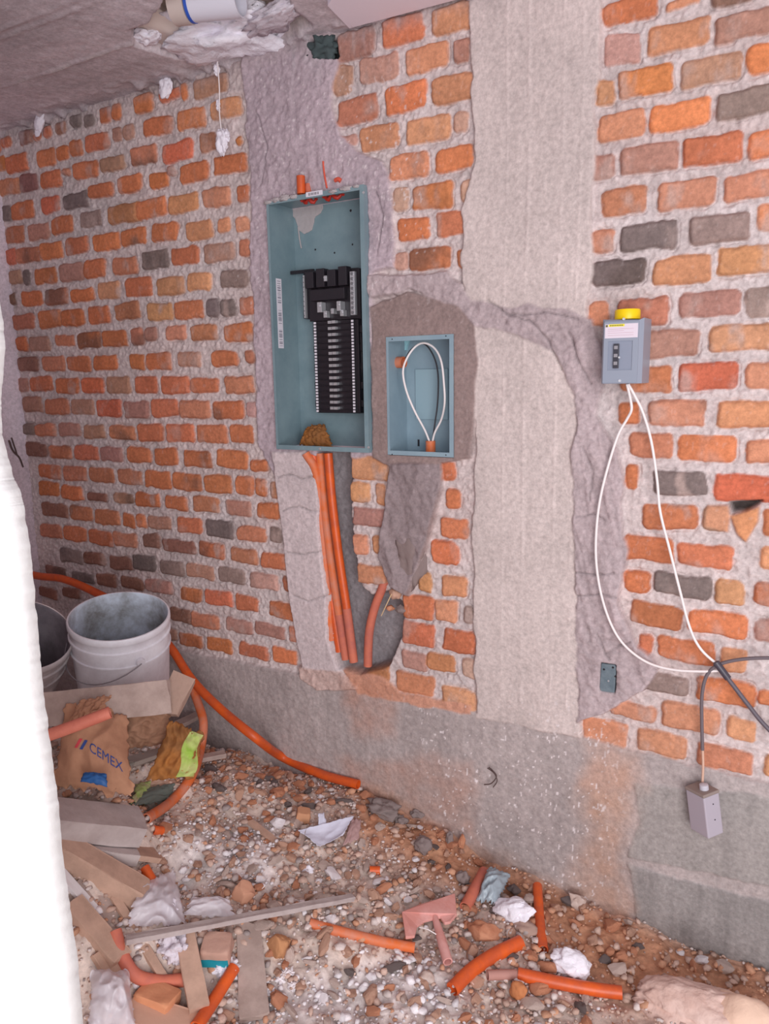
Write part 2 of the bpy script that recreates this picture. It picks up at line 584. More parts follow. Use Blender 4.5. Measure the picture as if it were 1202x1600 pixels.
# main cast column
region([(735, -120), (935, -120), (940, 60), (930, 160), (930, 260), (925, 330), (930, 400), (918, 480), (930, 560), (915, 700), (908, 800), (905, 1100), (908, 1150), (745, 1120), (741, 950), (740, 780), (745, 700), (738, 500), (722, 440), (725, 330), (745, 250), (738, 150)],
       (206, 190, 187), 0.010, 0.009, 0.0015, 0.16, cseed=6, streak=0.05)
# rough mortar band across and down the right edge of the column
region([(570, 430), (650, 428), (700, 425), (740, 470), (800, 482), (880, 480), (925, 500), (948, 560), (945, 610), (932, 650), (965, 700), (975, 760), (980, 880), (968, 940), (995, 1010), (1035, 1040), (1010, 1080), (950, 1110), (905, 1125), (900, 900), (898, 700), (905, 620), (870, 545), (800, 522), (745, 510), (720, 490), (640, 455), (580, 470)],
       (184, 166, 169), 0.016, 0.012, 0.006, 0.16, cseed=7, crumple=0.004)
# darker damp mortar round the small box and down the chase
region([(582, 480), (640, 455), (720, 480), (745, 510), (750, 570), (742, 650), (738, 715), (692, 725), (692, 760), (682, 800), (665, 860), (640, 930), (615, 915), (595, 870), (605, 800), (612, 730), (585, 715)],
       (150, 129, 126), 0.014, 0.007, 0.0018, 0.10, cseed=8)
region([(612, 724), (692, 722), (692, 760), (682, 800), (665, 860), (640, 930), (615, 915), (595, 870), (605, 800)],
       (150, 134, 136), 0.020, 0.006, 0.003, 0.10, cseed=9, crumple=0.010)
# smeared orange clay below the small chase
region([(535, 1045), (600, 1055), (625, 1080), (740, 1100), (738, 1116), (640, 1100), (560, 1085)], (205, 150, 128), 0.004, 0.010, 0.003, 0.12, cseed=12)
# plaster blobs at the foot of the pale strip
region([(470, 1040), (535, 1050), (560, 1075), (500, 1078), (475, 1060)], (200, 172, 165), 0.016, 0.010, 0.006, 0.15, cseed=13)
# the open chase with the conduits
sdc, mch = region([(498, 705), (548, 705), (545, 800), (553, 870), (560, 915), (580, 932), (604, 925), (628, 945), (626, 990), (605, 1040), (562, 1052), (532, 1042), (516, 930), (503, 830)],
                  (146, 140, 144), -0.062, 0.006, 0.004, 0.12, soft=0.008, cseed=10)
# little hole under the ceiling by the column, with grey-green rag of mortar inside
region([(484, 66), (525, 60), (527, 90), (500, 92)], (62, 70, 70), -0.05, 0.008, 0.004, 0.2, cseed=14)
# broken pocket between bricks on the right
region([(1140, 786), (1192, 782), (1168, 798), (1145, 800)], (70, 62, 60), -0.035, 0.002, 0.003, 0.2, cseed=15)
region([(1105, 790), (1138, 790), (1142, 806), (1138, 832), (1100, 822)], (204, 146, 116), 0.003, 0.003, 0.002, 0.2, cseed=16)
region([(1142, 806), (1188, 790), (1186, 815), (1166, 848), (1152, 835)], (212, 146, 106), 0.008, 0.002, 0.002, 0.2, cseed=17)
# old brown earth stain on the beam above the heap, and wash marks (real dirt)
xz = lambda x, y: tuple(wl(x, y)[[0, 2]])


def stain(poly, colr, amt, edge=0.05, freq=7, seed=0):
    global Cc
    sd = polysd(X, Z, pw(poly))+edge*fbm(X, Z, freq, 5, 700+seed)
    m = (1-sst(-0.04, 0.03, sd))*amt*0.72*(0.85+0.5*fbm(X, Z, 25, 3, 720+seed))
    m = np.clip(m, 0, 1)[..., None]
    Cc = Cc*(1-m)+s2l(colr)*m


stain([(905, 1170), (1000, 1180), (1010, 1260), (985, 1340), (990, 1440), (1100, 1500), (1250, 1570), (1250, 1700), (300, 1700), (300, 1240), (520, 1215), (600, 1235), (700, 1290), (800, 1340), (880, 1380), (905, 1300)], (192, 148, 124), 0.85, seed=1)
stain([(540, 1060), (620, 1060), (615, 1140), (545, 1150)], (190, 134, 110), 0.6, seed=2)
stain([(530, 1180), (740, 1190), (760, 1330), (560, 1240)], (190, 132, 105), 0.5, seed=3)
stain([(905, 1150), (1000, 1160), (1010, 1230), (905, 1230)], (202, 160, 142), 0.7, seed=4)
# splashes of white plaster : small crisp flecks
fl = fbm(X, Z*0.55, 150, 2, 801)
dens = 0.56+0.08*n4
flm = sst(dens, dens+0.08, fl)
near = (1-sst(0.0, 0.5, polysd(X, Z, pw([(690, 1140), (900, 1150), (900, 1400), (720, 1330)]))*3))
box_n = (1-sst(0.0, 0.5, polysd(X, Z, pw([(420, 110), (620, 180), (640, 430), (400, 450)]))*4))
flm2 = np.clip(flm*(0.10+0.9*near+0.5*box_n), 0, 1)[..., None]
Cc = Cc*(1-flm2)+s2l((232, 220, 222))*flm2
# the column's vertical mould marks
for px, wdt in ((822, 0.004), (872, 0.003), (790, 0.002), (900, 0.003)):
    gx = wl(px, 600)[0]
    band = np.exp(-((X-gx-0.004*fbm(X, Z, 3, 2, 55))/wdt)**2)*(Z > 0.55)*(0.4+0.6*sst(-0.2, 0.4, fbm(X*0.2, Z, 14, 3, int(px))))
    H += 0.0015*band
    Cc = Cc*(1+0.10*band[..., None])
# white drips under the ceiling
dr = sst(0.15, 0.55, fbm(X, Z*0.15, 45, 3, 811))*sst(2.20, 2.385, Z)*(X < -0.9)
Cc = Cc*(1-0.45*dr[..., None])+s2l((205, 195, 200))*0.45*dr[..., None]
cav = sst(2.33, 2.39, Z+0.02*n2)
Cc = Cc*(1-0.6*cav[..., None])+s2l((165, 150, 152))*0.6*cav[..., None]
# drying cracks in the fresh patches


def crack(pts, wdt=0.0022, depth=0.006):
    global H, Cc
    pp_ = [wl(x, y)[[0, 2]] for x, y in pts]
    d = np.full(X.shape, 9.0)
    wxx = X+0.006*fbm(X, Z, 30, 3, 31337)
    wzz = Z+0.006*fbm(X, Z, 30, 3, 31339)
    for (a0, b0), (a1, b1) in zip(pp_[:-1], pp_[1:]):
        ex, ez = a1-a0, b1-b0
        t = np.clip(((wxx-a0)*ex+(wzz-b0)*ez)/(ex*ex+ez*ez), 0, 1)
        d = np.minimum(d, np.hypot(wxx-a0-t*ex, wzz-b0-t*ez))
    k = np.exp(-(d/wdt)**2)
    H = H-depth*k
    Cc = Cc*(1-0.35*k[..., None])


for c_ in ([(438, 745), (455, 740), (475, 748), (500, 742)], [(445, 797), (470, 790), (500, 800)], [(452, 862), (480, 866), (508, 858)], [(462, 930), (485, 938), (512, 930)],
           [(905, 805), (930, 802), (948, 812)], [(902, 895), (925, 895), (960, 893)], [(903, 930), (940, 927), (965, 932)], [(950, 1022), (972, 1008), (985, 1000)], [(957, 1030), (950, 1022), (935, 985)],
           [(890, 520), (905, 560), (925, 600)], [(760, 470), (800, 492), (860, 488), (905, 500)], [(405, 180), (420, 230), (410, 290)], [(588, 300), (600, 340), (590, 400)],
           [(915, 700), (930, 735), (925, 780)], [(795, 492), (830, 500), (858, 530), (880, 575)]):
    crack(c_)
# long washed trowel marks in the band right of the column
tm = fbm(X+Z*0.25, Z*0.10, 70, 3, 909)*(1-sst(-0.01, 0.02, polysd(X, Z, pw([(860, 500), (940, 560), (965, 700), (978, 880), (960, 1000), (905, 1000), (900, 700), (905, 620)]))))
H = H+0.0035*tm
Cc = Cc*(1+0.18*tm)[..., None]
# pockets for the two enclosures and the little outlet box
BIG = dict(x0=-1.502, x1=-1.160, z0=1.232, z1=1.972, f=-0.028, d=0.105)
SML = dict(x0=-1.103, x1=-0.893, z0=1.228, z1=1.560, f=-0.016, d=0.100)
for b in (BIG, SML):
    ins = (X > b['x0']+0.001) & (X < b['x1']-0.001) & (Z > b['z0']+0.001) & (Z < b['z1']-0.001)
    H = np.where(ins, -b['d']-0.012, H)
ol0 = wl(939, 1077)
ol1 = wl(965, 1037)
insO = (X > ol0[0]) & (X < ol1[0]) & (Z > ol0[2]) & (Z < ol1[2])
H = np.where(insO, -0.02, H)
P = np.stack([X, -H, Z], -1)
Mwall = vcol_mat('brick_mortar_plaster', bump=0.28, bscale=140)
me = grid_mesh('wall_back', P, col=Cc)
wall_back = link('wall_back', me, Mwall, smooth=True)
tag(wall_back, 'rough brick wall with cast concrete column, beam and mortar patches', 'wall', kind='structure')
del P

# ---------------------------------------------------------------- left wall, grey plaster
ys = np.arange(-1.35, 0.012, 0.010)
zs2 = np.arange(-0.12, 2.40, 0.010)
Y2, Z2 = np.meshgrid(ys, zs2)
hh = 0.004*fbm(Y2, Z2, 8, 4, 61)+0.002*fbm(Y2, Z2, 40, 3, 62)+0.012*sst(-0.08, 0, Y2)
c2 = s2l((232, 220, 232))[None, None]*(1+0.14*fbm(Y2, Z2, 4, 5, 63)+0.06*fbm(Y2, Z2, 50, 3, 64))[..., None]
lowm = sst(1.35, 1.1, Z2+0.08*fbm(Y2, Z2, 6, 3, 65))[..., None]*0.5
c2 = c2*(1-lowm)+s2l((190, 165, 170))*lowm
me = grid_mesh('wall_left', np.stack([-2.83+hh, Y2, Z2], -1)[:, ::-1], col=c2[:, ::-1])
tag(link('wall_left', me, Mwall, smooth=True), 'grey plastered side wall meeting the brick wall', 'wall', kind='structure')

# ---------------------------------------------------------------- ceiling
CZ = 2.385
xs3 = np.arange(-2.84, 0.62, 0.008)
ys3 = np.arange(-1.35, 0.03, 0.008)
X3, Y3 = np.meshgrid(xs3, ys3)
hole = [tuple(zp(x, y, CZ)[:2]) for x, y in [(207, 50), (232, 40), (255, 15), (275, -25), (330, -60), (440, -30), (455, 15), (484, 42), (455, 62), (400, 88), (340, 100), (275, 90), (215, 70)]]
sh = polysd(X3, Y3, hole)+0.012*fbm(X3, Y3, 14, 4, 71)
mh = 1-sst(-0.006, 0.006, sh)
hz = 0.006*fbm(X3, Y3, 5, 4, 72)+0.002*fbm(X3, Y3, 50, 3, 73)
cc3 = s2l((204, 192, 198))[None, None]*(1+0.30*fbm(X3*0.5, Y3*2, 5, 5, 74)+0.10*fbm(X3, Y3, 40, 3, 75))[..., None]
for sy in (zp(0, 137, CZ)[1], zp(0, 60, CZ)[1], zp(0, 180, CZ)[1]-0.4):
    ln = np.exp(-((Y3-sy-0.006*fbm(X3, Y3, 4, 3, 76))/0.006)**2)
    hz -= 0.007*ln*(0.5+fbm(X3, Y3, 9, 3, 78))
    w = (ln*sst(-0.1, 0.4, fbm(X3, Y3, 12, 3, 77)))[..., None]*0.7
    cc3 = cc3*(1-w)+s2l((215, 208, 208))*w
jag = np.clip(fbm(X3, Y3, 26, 3, 79), 0, 1)*sst(-0.10, -0.01, Y3)
hz = hz-0.035*jag
hz = hz*(1-mh)+0.075*mh
cc3 = cc3*(1-mh[..., None])+s2l((205, 188, 178))*mh[..., None]
me = grid_mesh('ceiling', np.stack([X3, Y3, CZ+hz], -1)[::-1], col=cc3[::-1])
tag(link('ceiling', me, Mwall, smooth=True), 'rough grey concrete ceiling slab with board seams and a broken hole', 'ceiling', kind='structure')
top = MB().box((-3.0, -1.36, 2.50), (0.62, 0.1, 2.62))
tag(top.build('ceiling_slab', mat('slab', (150, 140, 140), 0.9)), kind='structure')

# ================================================================== RUBBLE HEAP
GP = [(1202, 1530, -.03), (1100, 1480, -.02), (1000, 1440, 0.0), (900, 1400, 0.0), (800, 1365, 0.02), (680, 1290, .08), (560, 1225, .14), (450, 1200, .12), (330, 1190, .07), (1202, 1600, 0.0), (1000, 1600, 0.0),
      (800, 1600, 0), (600, 1600, 0), (400, 1600, .02), (250, 1600, .06), (130, 1600, .10), (700, 1480, .02), (600, 1400, .06), (450, 1400, .09), (400, 1300, .14), (300, 1400, .13),
      (200, 1450, .17), (140, 1340, .33), (250, 1280, .21), (300, 1220, .18), (160, 1230, .40), (100, 1180, .45), (215, 1180, .36), (100, 1120, .43), (60, 1150, .45), (0, 1300, .42), (0, 1500, .25), (130, 1450, .22), (300, 1150, .20)]
gp = np.array([[*zp(x, y, z)[:2], z] for x, y, z in GP]+[[-2.8, 0, .1], [-2.8, -.6, .25], [-2.2, 0, .08], [-1.8, -.38, .375], [-2.1, -.45, .375], [.6, -.2, 0], [.6, -1, 0], [.3, -1.5, 0], [-.8, -1.5, 0.0], [-1.6, -1.3, .1], [-2.6, -1.2, .15]])


def gbase(x, y):
    x = np.asarray(x, float)
    y = np.asarray(y, float)
    d2 = (x[..., None]-gp[:, 0])**2+(y[..., None]-gp[:, 1])**2
    w = 1/(d2+0.004)**1.6
    return (w*gp[:, 2]).sum(-1)/w.sum(-1)


def gh(x, y):
    x = np.asarray(x, float)
    y = np.asarray(y, float)
    return gbase(x, y)+0.022*fbm(x, y, 5, 4, 81)+0.010*fbm(x, y, 26, 3, 85)


def G(px, py, lift=0.0):
    r = ray(px, py)
    t = 0.8
    for _ in range(400):
        p = CAM+r*t
        if p[1] > -0.012 or p[2] <= gbase(p[0], p[1])+lift+0.004:
            break
        t += 0.006
    return CAM+r*t


xg = np.arange(-2.83, 0.62, 0.006)
yg = np.arange(-1.75, 0.004, 0.006)
XG, YG = np.meshgrid(xg, yg)
ZG = np.zeros_like(XG)
for i in range(0, XG.shape[0], 60):
    ZG[i:i+60] = gh(XG[i:i+60], YG[i:i+60])
peb = np.maximum(0, fbm(XG, YG, 48, 3, 91))
ZG += 0.014*peb*sst(-0.3, 0.3, fbm(XG, YG, 3, 2, 93))+0.004*fbm(XG, YG, 120, 2, 95)
earth = s2l((206, 152, 122))
gravel = s2l((222, 202, 192))
chalk = s2l((238, 228, 228))
q = lambda poly: [tuple(G(x, y)[:2]) for x, y in poly]
sr = polysd(XG, YG, q([(560, 1220), (700, 1290), (820, 1370), (1202, 1530), (1202, 1600), (960, 1560), (780, 1400), (650, 1350), (560, 1290)]))
me_ = 1-sst(-0.05, 0.12, sr+0.05*fbm(XG, YG, 8, 4, 92))
cg = gravel*(1-me_[..., None])+earth*me_[..., None]
sc_ = np.minimum(polysd(XG, YG, q([(390, 1540), (700, 1500), (720, 1600), (390, 1600)])), polysd(XG, YG, q([(270, 1290), (420, 1290), (420, 1380), (290, 1380)])))
mc_ = (1-sst(-0.04, 0.06, sc_+0.05*fbm(XG, YG, 12, 4, 94)))*0.8
cg = cg*(1-mc_[..., None])+chalk*mc_[..., None]
cg = cg*(1+0.25*fbm(XG, YG, 30, 4, 96)+0.15*fbm(XG, YG, 8, 3, 97))[..., None]
Mheap = vcol_mat('rubble_earth', bump=0.35, bscale=120, mottle=0.2)
me = grid_mesh('rubble_heap', np.stack([XG, YG, ZG], -1)[:, ::1], col=cg)
heap = link('rubble_heap', me, Mheap, smooth=True)
tag(heap, 'heap of orange earth and crushed mortar along the foot of the wall', 'rubble', kind='stuff')
fl_ = MB().box((-2.95, -2.4, -0.22), (0.8, 0.02, -0.14))
tag(fl_.build('floor', mat('floor_concrete', (150, 135, 125), 0.9, bump=0.3)), 'concrete floor under the rubble', 'floor', kind='structure')
from mathutils import noise as mn

PLW = mat('jamb_plaster', (250, 250, 250), 0.9, bump=0.2)
ORANGE = mat('orange_conduit', (232, 98, 32), 0.42, col2=(206, 88, 46), vscale=22, bump=0.05)
DUSTY = mat('dusty_orange_conduit', (212, 118, 92), 0.7, col2=(192, 106, 92), vscale=20)
OLDOR = mat('weathered_conduit', (228, 112, 52), 0.6, col2=(212, 134, 108), vscale=24)
PINK = mat('pink_dusty_plastic', (232, 174, 168), 0.65, col2=(216, 146, 136), vscale=16)
INNER = mat('conduit_bore', (120, 45, 25), 0.8)
STEEL = mat('grey_enamel_steel', (134, 156, 164), 0.38, spec=0.5, col2=(120, 143, 152), vscale=9)
STEELB = mat('blue_grey_steel', (150, 172, 184), 0.38, col2=(138, 160, 174), vscale=7)
GREY = mat('light_grey_enamel', (150, 156, 172), 0.4, spec=0.5)
BLACK = mat('black_bakelite', (38, 33, 40), 0.35)
SILVER = mat('tinned_metal', (205, 205, 210), 0.35, metal=0.6)
WHITE = mat('white_label', (232, 226, 236), 0.6)
YEL = mat('yellow_plastic', (255, 214, 0), 0.4)
CABW = mat('white_cable', (245, 235, 235), 0.5)
CABG = mat('grey_cable', (110, 98, 104), 0.55)
CABK = mat('black_cable', (45, 42, 50), 0.5)
FOAM = mat('white_foam', (246, 240, 250), 0.9, bump=0.8, bscale=90)
WOOD = mat('dusty_grey_wood', (190, 168, 160), 0.9, col2=(166, 144, 136), vscale=14, bump=0.3)
WOODT = mat('tan_wood', (208, 170, 150), 0.9, col2=(184, 150, 132), vscale=14, bump=0.3)
WOODG = mat('grey_cement_wood', (196, 182, 180), 0.92, col2=(176, 160, 158), vscale=12, bump=0.4)
KRAFT = mat('kraft_paper', (196, 146, 116), 0.9, col2=(172, 124, 98), vscale=7, bump=0.3)
KRAFTD = mat('brown_paper_dark', (178, 112, 50), 0.85, col2=(140, 92, 50), vscale=9, bump=0.3)
GREENP = mat('green_paper', (150, 185, 70), 0.8, col2=(185, 190, 120), vscale=16)
PLAST = mat('clear_plastic_film', (225, 215, 222), 0.3, alpha=0.55, bump=0.5, bscale=18)
PLASTW = mat('milky_plastic_film', (240, 232, 240), 0.3, alpha=0.5, bump=0.4, bscale=25)
BUCK = mat('grey_white_bucket_plastic', (238, 236, 244), 0.45, col2=(214, 208, 216), vscale=9)
BUCKIN = mat('cement_smeared_bucket_inside', (214, 224, 240), 0.7, col2=(136, 134, 134), vscale=9)
BUCKB = mat('beige_bucket_plastic', (222, 212, 212), 0.6, col2=(180, 170, 172), vscale=12)
TEAL = mat('teal_paint', (20, 150, 170), 0.7)
MORT = mat('grey_mortar_lump', (140, 124, 122), 0.95, bump=0.9, bscale=60)
BRK = mat('brick_fragment', (206, 130, 92), 0.92, col2=(190, 110, 74), vscale=20, bump=0.4)
STTAN = mat('tan_rubble', (208, 166, 146), 0.95, col2=(186, 142, 120), vscale=25, bump=0.5)
STPALE = mat('pale_rubble', (208, 188, 180), 0.95, col2=(190, 164, 154), vscale=25, bump=0.5)
STOR = mat('orange_rubble', (206, 146, 116), 0.95, col2=(188, 122, 92), vscale=25, bump=0.5)
STWH = mat('white_rubble', (240, 230, 234), 0.9, bump=0.5)
PAPER = mat('pale_blue_paper', (226, 226, 244), 0.8, col2=(208, 206, 224), vscale=14)
RUST = mat('dark_wire', (92, 72, 70), 0.7)

# ------------------------------------------------------------------ near white wall end at the left of the opening
prof = [(-60, -60), (-50, 200), (-30, 380), (-3, 466), (5, 500), (8, 530), (7, 565), (2, 620), (2, 655), (7, 695), (22, 745), (32, 770), (38, 790), (48, 860), (52, 900), (57, 955), (62, 1010), (68, 1080),
        (76, 1140), (84, 1200), (92, 1260), (98, 1330), (110, 1420), (122, 1500), (130, 1600), (142, 1700)]
JY = -1.30
edge = []
for i in range(len(prof)-1):
    a = np.array(prof[i], float)
    b = np.array(prof[i+1], float)
    k = 10
    for j in range(k):
        t = j/k
        pxy = a*(1-t)+b*t
        pxy[0] += 2*mn.noise(Vector((pxy[1]*0.045, 0, 0)))+1.2*mn.noise(Vector((pxy[1]*0.31, 3, 0)))
        p = wl(pxy[0], pxy[1], JY)
        edge.append((p[0], p[2]))
cols = []
for (ex, ez) in edge:
    row = [(-2.9, JY-0.12, ez), (ex-0.35, JY-0.12, ez), (ex-0.12, JY-0.121, ez), (ex-0.030, JY-0.118, ez), (ex-0.016, JY-0.10, ez), (ex-0.008, JY-0.07, ez), (ex-0.003, JY-0.035, ez), (ex, JY, ez), (ex-0.05, JY+0.006, ez), (-2.9, JY+0.006, ez)]
    cols.append(row)
Pj = np.array(cols)
me = grid_mesh('wall_front', Pj)
tag(link('wall_front', me, PLW, smooth=True), 'bright white rough edge of the near wall beside the viewer', 'wall', kind='structure')


# ------------------------------------------------------------------ generic builders
def conduit(name, pts, r, m, label, group=None, hollow=True, n=6, cat='conduit', parent=None, seg=14):
    p = spline(pts, n) if len(pts) > 2 else [np.array(pts[0])*(1-t)+np.array(pts[1])*t for t in (0, .25, .5, .75, 1)]
    o = MB().tube(p, r, seg, inner=r*0.82 if hollow else None).build(name, m, parent, smooth=True)
    if parent is None:
        tag(o, label, cat, group)
    return o


def lumpmesh(name, size, seed, amp=0.25, freq=1.6, sub=3, facet=0.0, fine=0.0):
    import bmesh
    bm = bmesh.new()
    bmesh.ops.create_icosphere(bm, subdivisions=sub, radius=1.0)
    sv = Vector((seed*3.17, seed*1.31, seed*0.77))
    rn = random.Random(seed)
    planes = [(Vector((rn.gauss(0, 1), rn.gauss(0, 1), rn.gauss(0, 1))).normalized(), rn.uniform(0.55, 0.85)) for _ in range(9)] if facet else []
    for v in bm.verts:
        d = v.co.normalized()
        k = 1+amp*mn.noise(d*freq+sv)*1.6+fine*mn.noise(d*freq*5+sv)
        p = d*k
        for (nn, dd) in planes:
            e = p.dot(nn)-dd
            if e > 0:
                p -= nn*e*facet
        v.co = Vector((p.x*size[0], p.y*size[1], p.z*size[2]))
    me = bpy.data.meshes.new(name)
    bm.to_mesh(me)
    bm.free()
    return me


def lump(name, px, py, size, seed, m, label, cat, group=None, lift=0.0, amp=0.25, freq=1.6, sub=4, facet=0.0, fine=0.0, rot=(0, 0, 0), smooth=True):
    g = G(px, py, size[2]*0.55+lift)
    o = link(name, lumpmesh(name, size, seed, amp, freq, sub, facet, fine), m, smooth=smooth)
    o.location = tuple(g)
    o.rotation_euler = rot
    return tag(o, label, cat, group)


def plank(name, A, B, width, thick, m, label, nrm=(0, 0, 1), cat='board', seed=1, taper=1.0, group=None, bow=0.0):
    A = np.array(A, float)
    B = np.array(B, float)
    u = B-A
    L = np.linalg.norm(u)
    u /= L
    nrm = np.array(nrm, float)
    nrm = nrm-u*np.dot(nrm, u)
    nrm /= np.linalg.norm(nrm)
    w = np.cross(nrm, u)
    sec = [(-.5, -.5), (-.47, -.5), (0, -.5), (.47, -.5), (.5, -.5), (.5, -.42), (.5, .42), (.5, .5), (.47, .5), (0, .5), (-.47, .5), (-.5, .5), (-.5, .42), (-.5, -.42)]
    ns = max(4, int(L/0.02))
    vs = []
    for i in range(ns+1):
        t = i/ns
        c = A+u*L*t
        ww = width*(1+(taper-1)*t)
        for k, (a, b) in enumerate(sec):
            e = 0
            if i in (0, ns):
                e = 0.012*mn.noise(Vector((a*5+seed, b*3, i)))*min(1, width/0.05)
            jit = 0.0022*mn.noise(Vector((t*L*14+seed*5, k*0.8, 0)))
            p = c+w*(a*ww+jit)+nrm*(b*thick+jit*0.6+bow*sin(pi*t))+u*e
            vs.append(p)
    K = len(sec)
    fs = [tuple(range(K-1, -1, -1)), tuple(ns*K+k for k in range(K))]
    for i in range(ns):
        for k in range(K):
            k2 = (k+1) % K
            fs.append((i*K+k, i*K+k2, (i+1)*K+k2, (i+1)*K+k))
    o = MB().add(vs, fs).build(name, m)
    return tag(o, label, cat, group)


def sheet_fn(c, dome, crum, freq, seed, asym=0.0, fold=0.0):
    c = [np.array(q_, float) for q_ in c]      # bl, br, tr, tl
    nr = np.cross(c[1]-c[0], c[3]-c[0])
    nr /= np.linalg.norm(nr)
    if np.dot(nr, CAM-c[0]) < 0:
        nr = -nr

    def f(u, v, off=0.0):
        p = c[0]*(1-u)*(1-v)+c[1]*u*(1-v)+c[2]*u*v+c[3]*(1-u)*v
        s = Vector((u*freq+seed*2.1, v*freq-seed, seed))
        n_ = (1-abs(mn.noise(s))*2.2)*0.6+0.32*mn.noise(s*2.1)+0.08*mn.noise(s*4.5)
        d = dome*max(0, sin(pi*min(max(u, 0), 1))*sin(pi*min(max(v, 0), 1)))**0.6+crum*n_+fold*sin(u*9+v*3+seed)
        return p+nr*(d+off)
    return f


def sheet(name, c, m, label, cat, dome=0.0, crum=0.01, freq=4, seed=1, nu=40, nv=40, jit=0.06, thick=0.0025, parent=None, fold=0.0, group=None, smooth=True, urange=(0, 1), vrange=(0, 1)):
    f = sheet_fn(c, dome, crum, freq, seed, fold=fold)
    vs = []
    for j in range(nv+1):
        for i in range(nu+1):
            u = urange[0]+(urange[1]-urange[0])*i/nu
            v = vrange[0]+(vrange[1]-vrange[0])*j/nv
            du = jit*(mn.noise(Vector((v*5+seed, 1, 0)))+0.5*mn.noise(Vector((v*17+seed, 2, 0))))*(2*u-1)
            dv = jit*(mn.noise(Vector((u*5+seed, 4, 0)))+0.5*mn.noise(Vector((u*17+seed, 7, 0))))*(2*v-1)
            vs.append(f(u+du, v+dv))
    fs = []
    W = nu+1
    for j in range(nv):
        for i in range(nu):
            fs.append((j*W+i, j*W+i+1, (j+1)*W+i+1, (j+1)*W+i))
    o = MB().add(vs, fs).build(name, m, parent, smooth=smooth, autosmooth=False)
    md = o.modifiers.new('thickness', 'SOLIDIFY')
    md.thickness = thick
    md.offset = 0
    if parent is None:
        tag(o, label, cat, group)
    return o, f


# ================================================================== BIG ENCLOSURE
def open_box(b, t=0.0025, lip=0.011, parent=None, m=STEEL, name='enclosure'):
    x0, x1, z0, z1, f, d = b['x0'], b['x1'], b['z0'], b['z1'], b['f'], b['d']
    B = MB()
    B.box((x0, d-t, z0), (x1, d, z1))
    B.box((x0, f, z0), (x0+t, d-t, z1))
    B.box((x1-t, f, z0), (x1, d-t, z1))
    B.box((x0+t, f, z1-t), (x1-t, d-t, z1))
    B.box((x0+t, f, z0), (x1-t, d-t, z0+t))
    # inward front lip
    B.box((x0+t, f, z0+t), (x0+t+lip*0.5, f+t, z1-t))
    B.box((x1-t-lip, f, z0+t), (x1-t, f+t, z1-t))
    B.box((x0+t+lip*0.5, f, z0+t), (x1-t-lip, f+t, z0+t+lip))
    B.box((x0+t+lip*0.5, f, z1-t-lip), (x1-t-lip, f+t, z1-t))
    return B.build(name, m, parent)


b = BIG
lc_ = empty('load_center', ((b['x0']+b['x1'])/2, 0, b['z0']), 'tall open grey steel breaker panel box set in the brick wall', 'electrical panel')
open_box(b, parent=lc_)
yb = b['d']


def T(px, py, t):
    return CAM+ray(px, py)*t


def at(px, py, d):
    return wl(px, py, d)


# black bus assembly mounted on stand-offs
dB = 0.060
polyb = [at(x, y, dB)[[0, 2]] for x, y in [(474, 424), (560, 418), (563, 498), (566, 560), (563, 646), (496, 645), (490, 500), (474, 498)]]
MB().prism([tuple(p) for p in polyb], dB, yb-0.006).build('interior_base', BLACK, lc_, bevel=0.002)
# the raised black breaker bed, with steps along its edges
bed = MB()
u0 = at(490, 503, dB-0.012)
u1 = at(563, 645, dB-0.012)
bx0, bx1 = u0[0], at(562, 600, dB-0.012)[0]
bz1, bz0 = u0[2], u1[2]
bed.box((bx0, dB-0.012, bz0), (bx1, dB, bz1))
nrow = 15
for k in range(nrow):
    z = bz1-(k+0.5)*(bz1-bz0)/nrow
    bed.box((bx0+0.012, dB-0.018, z-0.0012), (bx1-0.012, dB-0.012, z+0.0012))
for k in range(5):
    z = bz1-(k+0.5)*(bz1-bz0)/5
    bed.box((bx0-0.007, dB-0.006, z-0.010), (bx0, dB, z+0.010))
    bed.box((bx1, dB-0.006, z-0.010), (bx1+0.007, dB, z+0.010))
bed.build('breaker_bed', BLACK, lc_, bevel=0.001)
cxm = (at(519, 560, dB-0.02)[0]+0.004)
first = None
for k in range(nrow):
    z = bz1-(k+0.25)*(bz1-bz0)/nrow
    s = MB().box((cxm-0.015, dB-0.022, z-0.0042), (cxm-0.002, dB-0.012, z+0.0042)).box((cxm+0.002, dB-0.026, z-0.0042), (cxm+0.015, dB-0.012, z+0.0042))
    s.build('bus_stab', SILVER, lc_)
for sx, nm in ((bx0+0.006, 'hook_rail'), (bx1-0.020, 'hook_rail')):
    r_ = MB().box((sx-0.003, dB-0.017, bz0+0.004), (sx+0.009, dB-0.012, bz1))
    o = r_.build(nm, BLACK, lc_)
    tk = MB()
    for k in range(30):
        z = bz1-(k+0.5)*(bz1-bz0)/30
        tk.box((sx, dB-0.020, z-0.0030), (sx+0.007, dB-0.017, z+0.0030))
    tk.build('rail_hook_row', WHITE, o)
